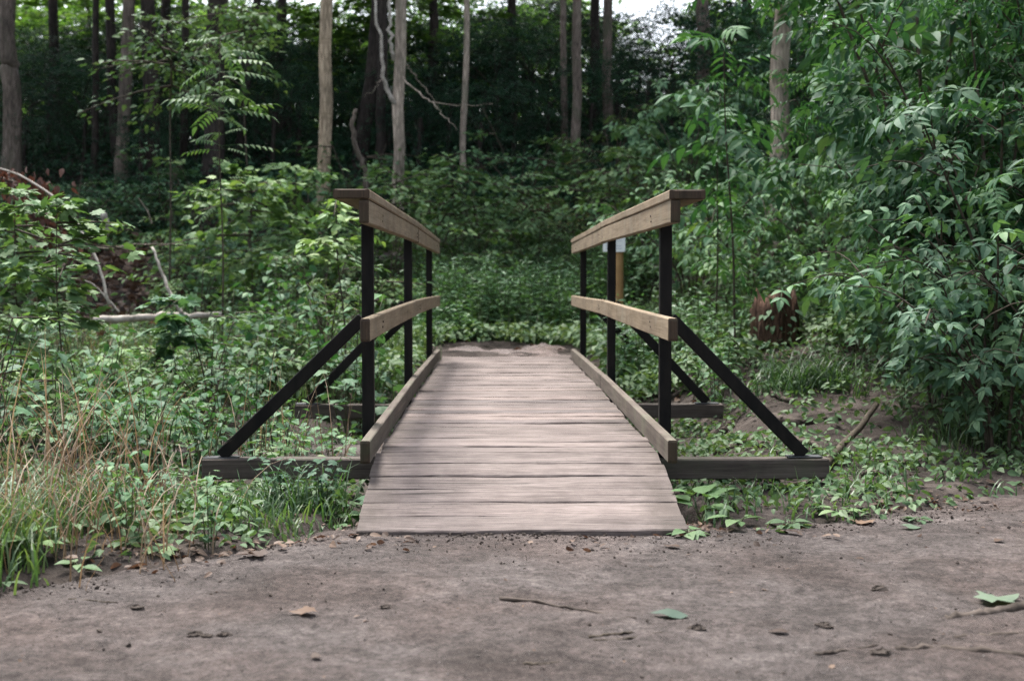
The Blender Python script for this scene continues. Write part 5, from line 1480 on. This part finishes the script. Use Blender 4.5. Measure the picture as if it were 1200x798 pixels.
for k, (px, py, s) in enumerate(((230, 743, .013), (243, 745, .009), (262, 744, .011), (452, 712, .012), (818, 736, .013), (1030, 690, .016), (1032, 765, .016), (160, 712, .012), (965, 733, .013))):
    p = pa(px, py, s * .25); r = np.random.default_rng(k + 40); mb = MB()
    u, v = np.meshgrid(np.linspace(0, 2 * math.pi, 11)[:-1], np.linspace(-1, 1, 7)); 
    rad = (1 + .25 * r.normal(size=u.shape)) * s
    V = np.stack([rad * np.cos(u) * np.sqrt(np.maximum(0.02, 1 - v * v)) * 1.5, rad * np.sin(u) * np.sqrt(np.maximum(0.02, 1 - v * v)), rad * v * .6], 2).reshape(-1, 3)
    i = np.arange(6)[:, None] * 10; j = np.arange(10)[None]; kk = (j + 1) % 10
    mb.add(V, [np.stack([i + j, i + kk, i + 10 + kk, i + 10 + j], 2).reshape(-1, 4), np.array([[60 + q, 60 + (q + 1) % 10, 60 + (q + 2) % 10] for q in range(0, 9)])], 0, False)
    o = link('soil_clod', mb.mesh('soil_clod', [M['crumb']]), None, p); tag(o, 'dark lump of soil lying on the trodden path', 'clod', 'soil clods on the path')

# ------------------------------------------------------------------ CAMERA, SKY, LIGHT
cd = bpy.data.cameras.new('camera'); cam = bpy.data.objects.new('camera', cd); C.objects.link(cam)
cam.location = CAM
cam.rotation_euler = Matrix((RIGHT, UP, -FWD)).transposed().to_euler()
cd.sensor_fit = 'HORIZONTAL'; cd.sensor_width = 36.0; cd.lens = 36.0 * F / 1200.0
cd.clip_start = 0.05; cd.clip_end = 600
cd.dof.use_dof = True; cd.dof.focus_distance = 5.35; cd.dof.aperture_fstop = 3.2
scene.camera = cam

SUN_EL, SUN_AZ = math.radians(64), math.radians(-28)      # azimuth from +Y (behind the bridge), negative to the left
w = bpy.data.worlds.new('World'); scene.world = w; w.use_nodes = True
t = w.node_tree; bg = t.nodes['Background']
sky = t.nodes.new('ShaderNodeTexSky'); sky.sky_type = 'NISHITA'; sky.sun_disc = False
sky.sun_elevation = SUN_EL; sky.sun_rotation = SUN_AZ; sky.air_density = 1.0; sky.dust_density = 3.0; sky.ozone_density = 1.0
hs = t.nodes.new('ShaderNodeHueSaturation'); hs.inputs['Saturation'].default_value = 0.42   # overcast: the blue is veiled by cloud
t.links.new(sky.outputs[0], hs.inputs['Color']); t.links.new(hs.outputs[0], bg.inputs['Color'])
bg.inputs['Strength'].default_value = 0.08
ld = bpy.data.lights.new('sun', 'SUN'); ld.energy = 1.5; ld.angle = math.radians(18); ld.color = (1.0, 0.96, 0.90)
so = bpy.data.objects.new('sun', ld); C.objects.link(so)
dirv = Vector((math.sin(SUN_AZ) * math.cos(SUN_EL), math.cos(SUN_AZ) * math.cos(SUN_EL), math.sin(SUN_EL)))
so.rotation_euler = dirv.to_track_quat('Z', 'Y').to_euler(); so.location = (0, 0, 30)

vs = scene.view_settings; vs.view_transform = 'Standard'; vs.look = 'None'; vs.exposure = 2.6; vs.gamma = 1.0; vs.use_curve_mapping = False
scene.render.engine = 'CYCLES'
cy_ = scene.cycles
cy_.max_bounces = 5; cy_.diffuse_bounces = 1; cy_.glossy_bounces = 2; cy_.transmission_bounces = 3; cy_.transparent_max_bounces = 4
cy_.caustics_reflective = False; cy_.caustics_refractive = False
cy_.sample_clamp_indirect = 6.0
cy_.use_denoising = True
try: cy_.denoiser = 'OPENIMAGEDENOISE'; cy_.denoising_prefilter = 'NONE'
except Exception: pass
cy_.use_adaptive_sampling = True; cy_.adaptive_threshold = 0.015
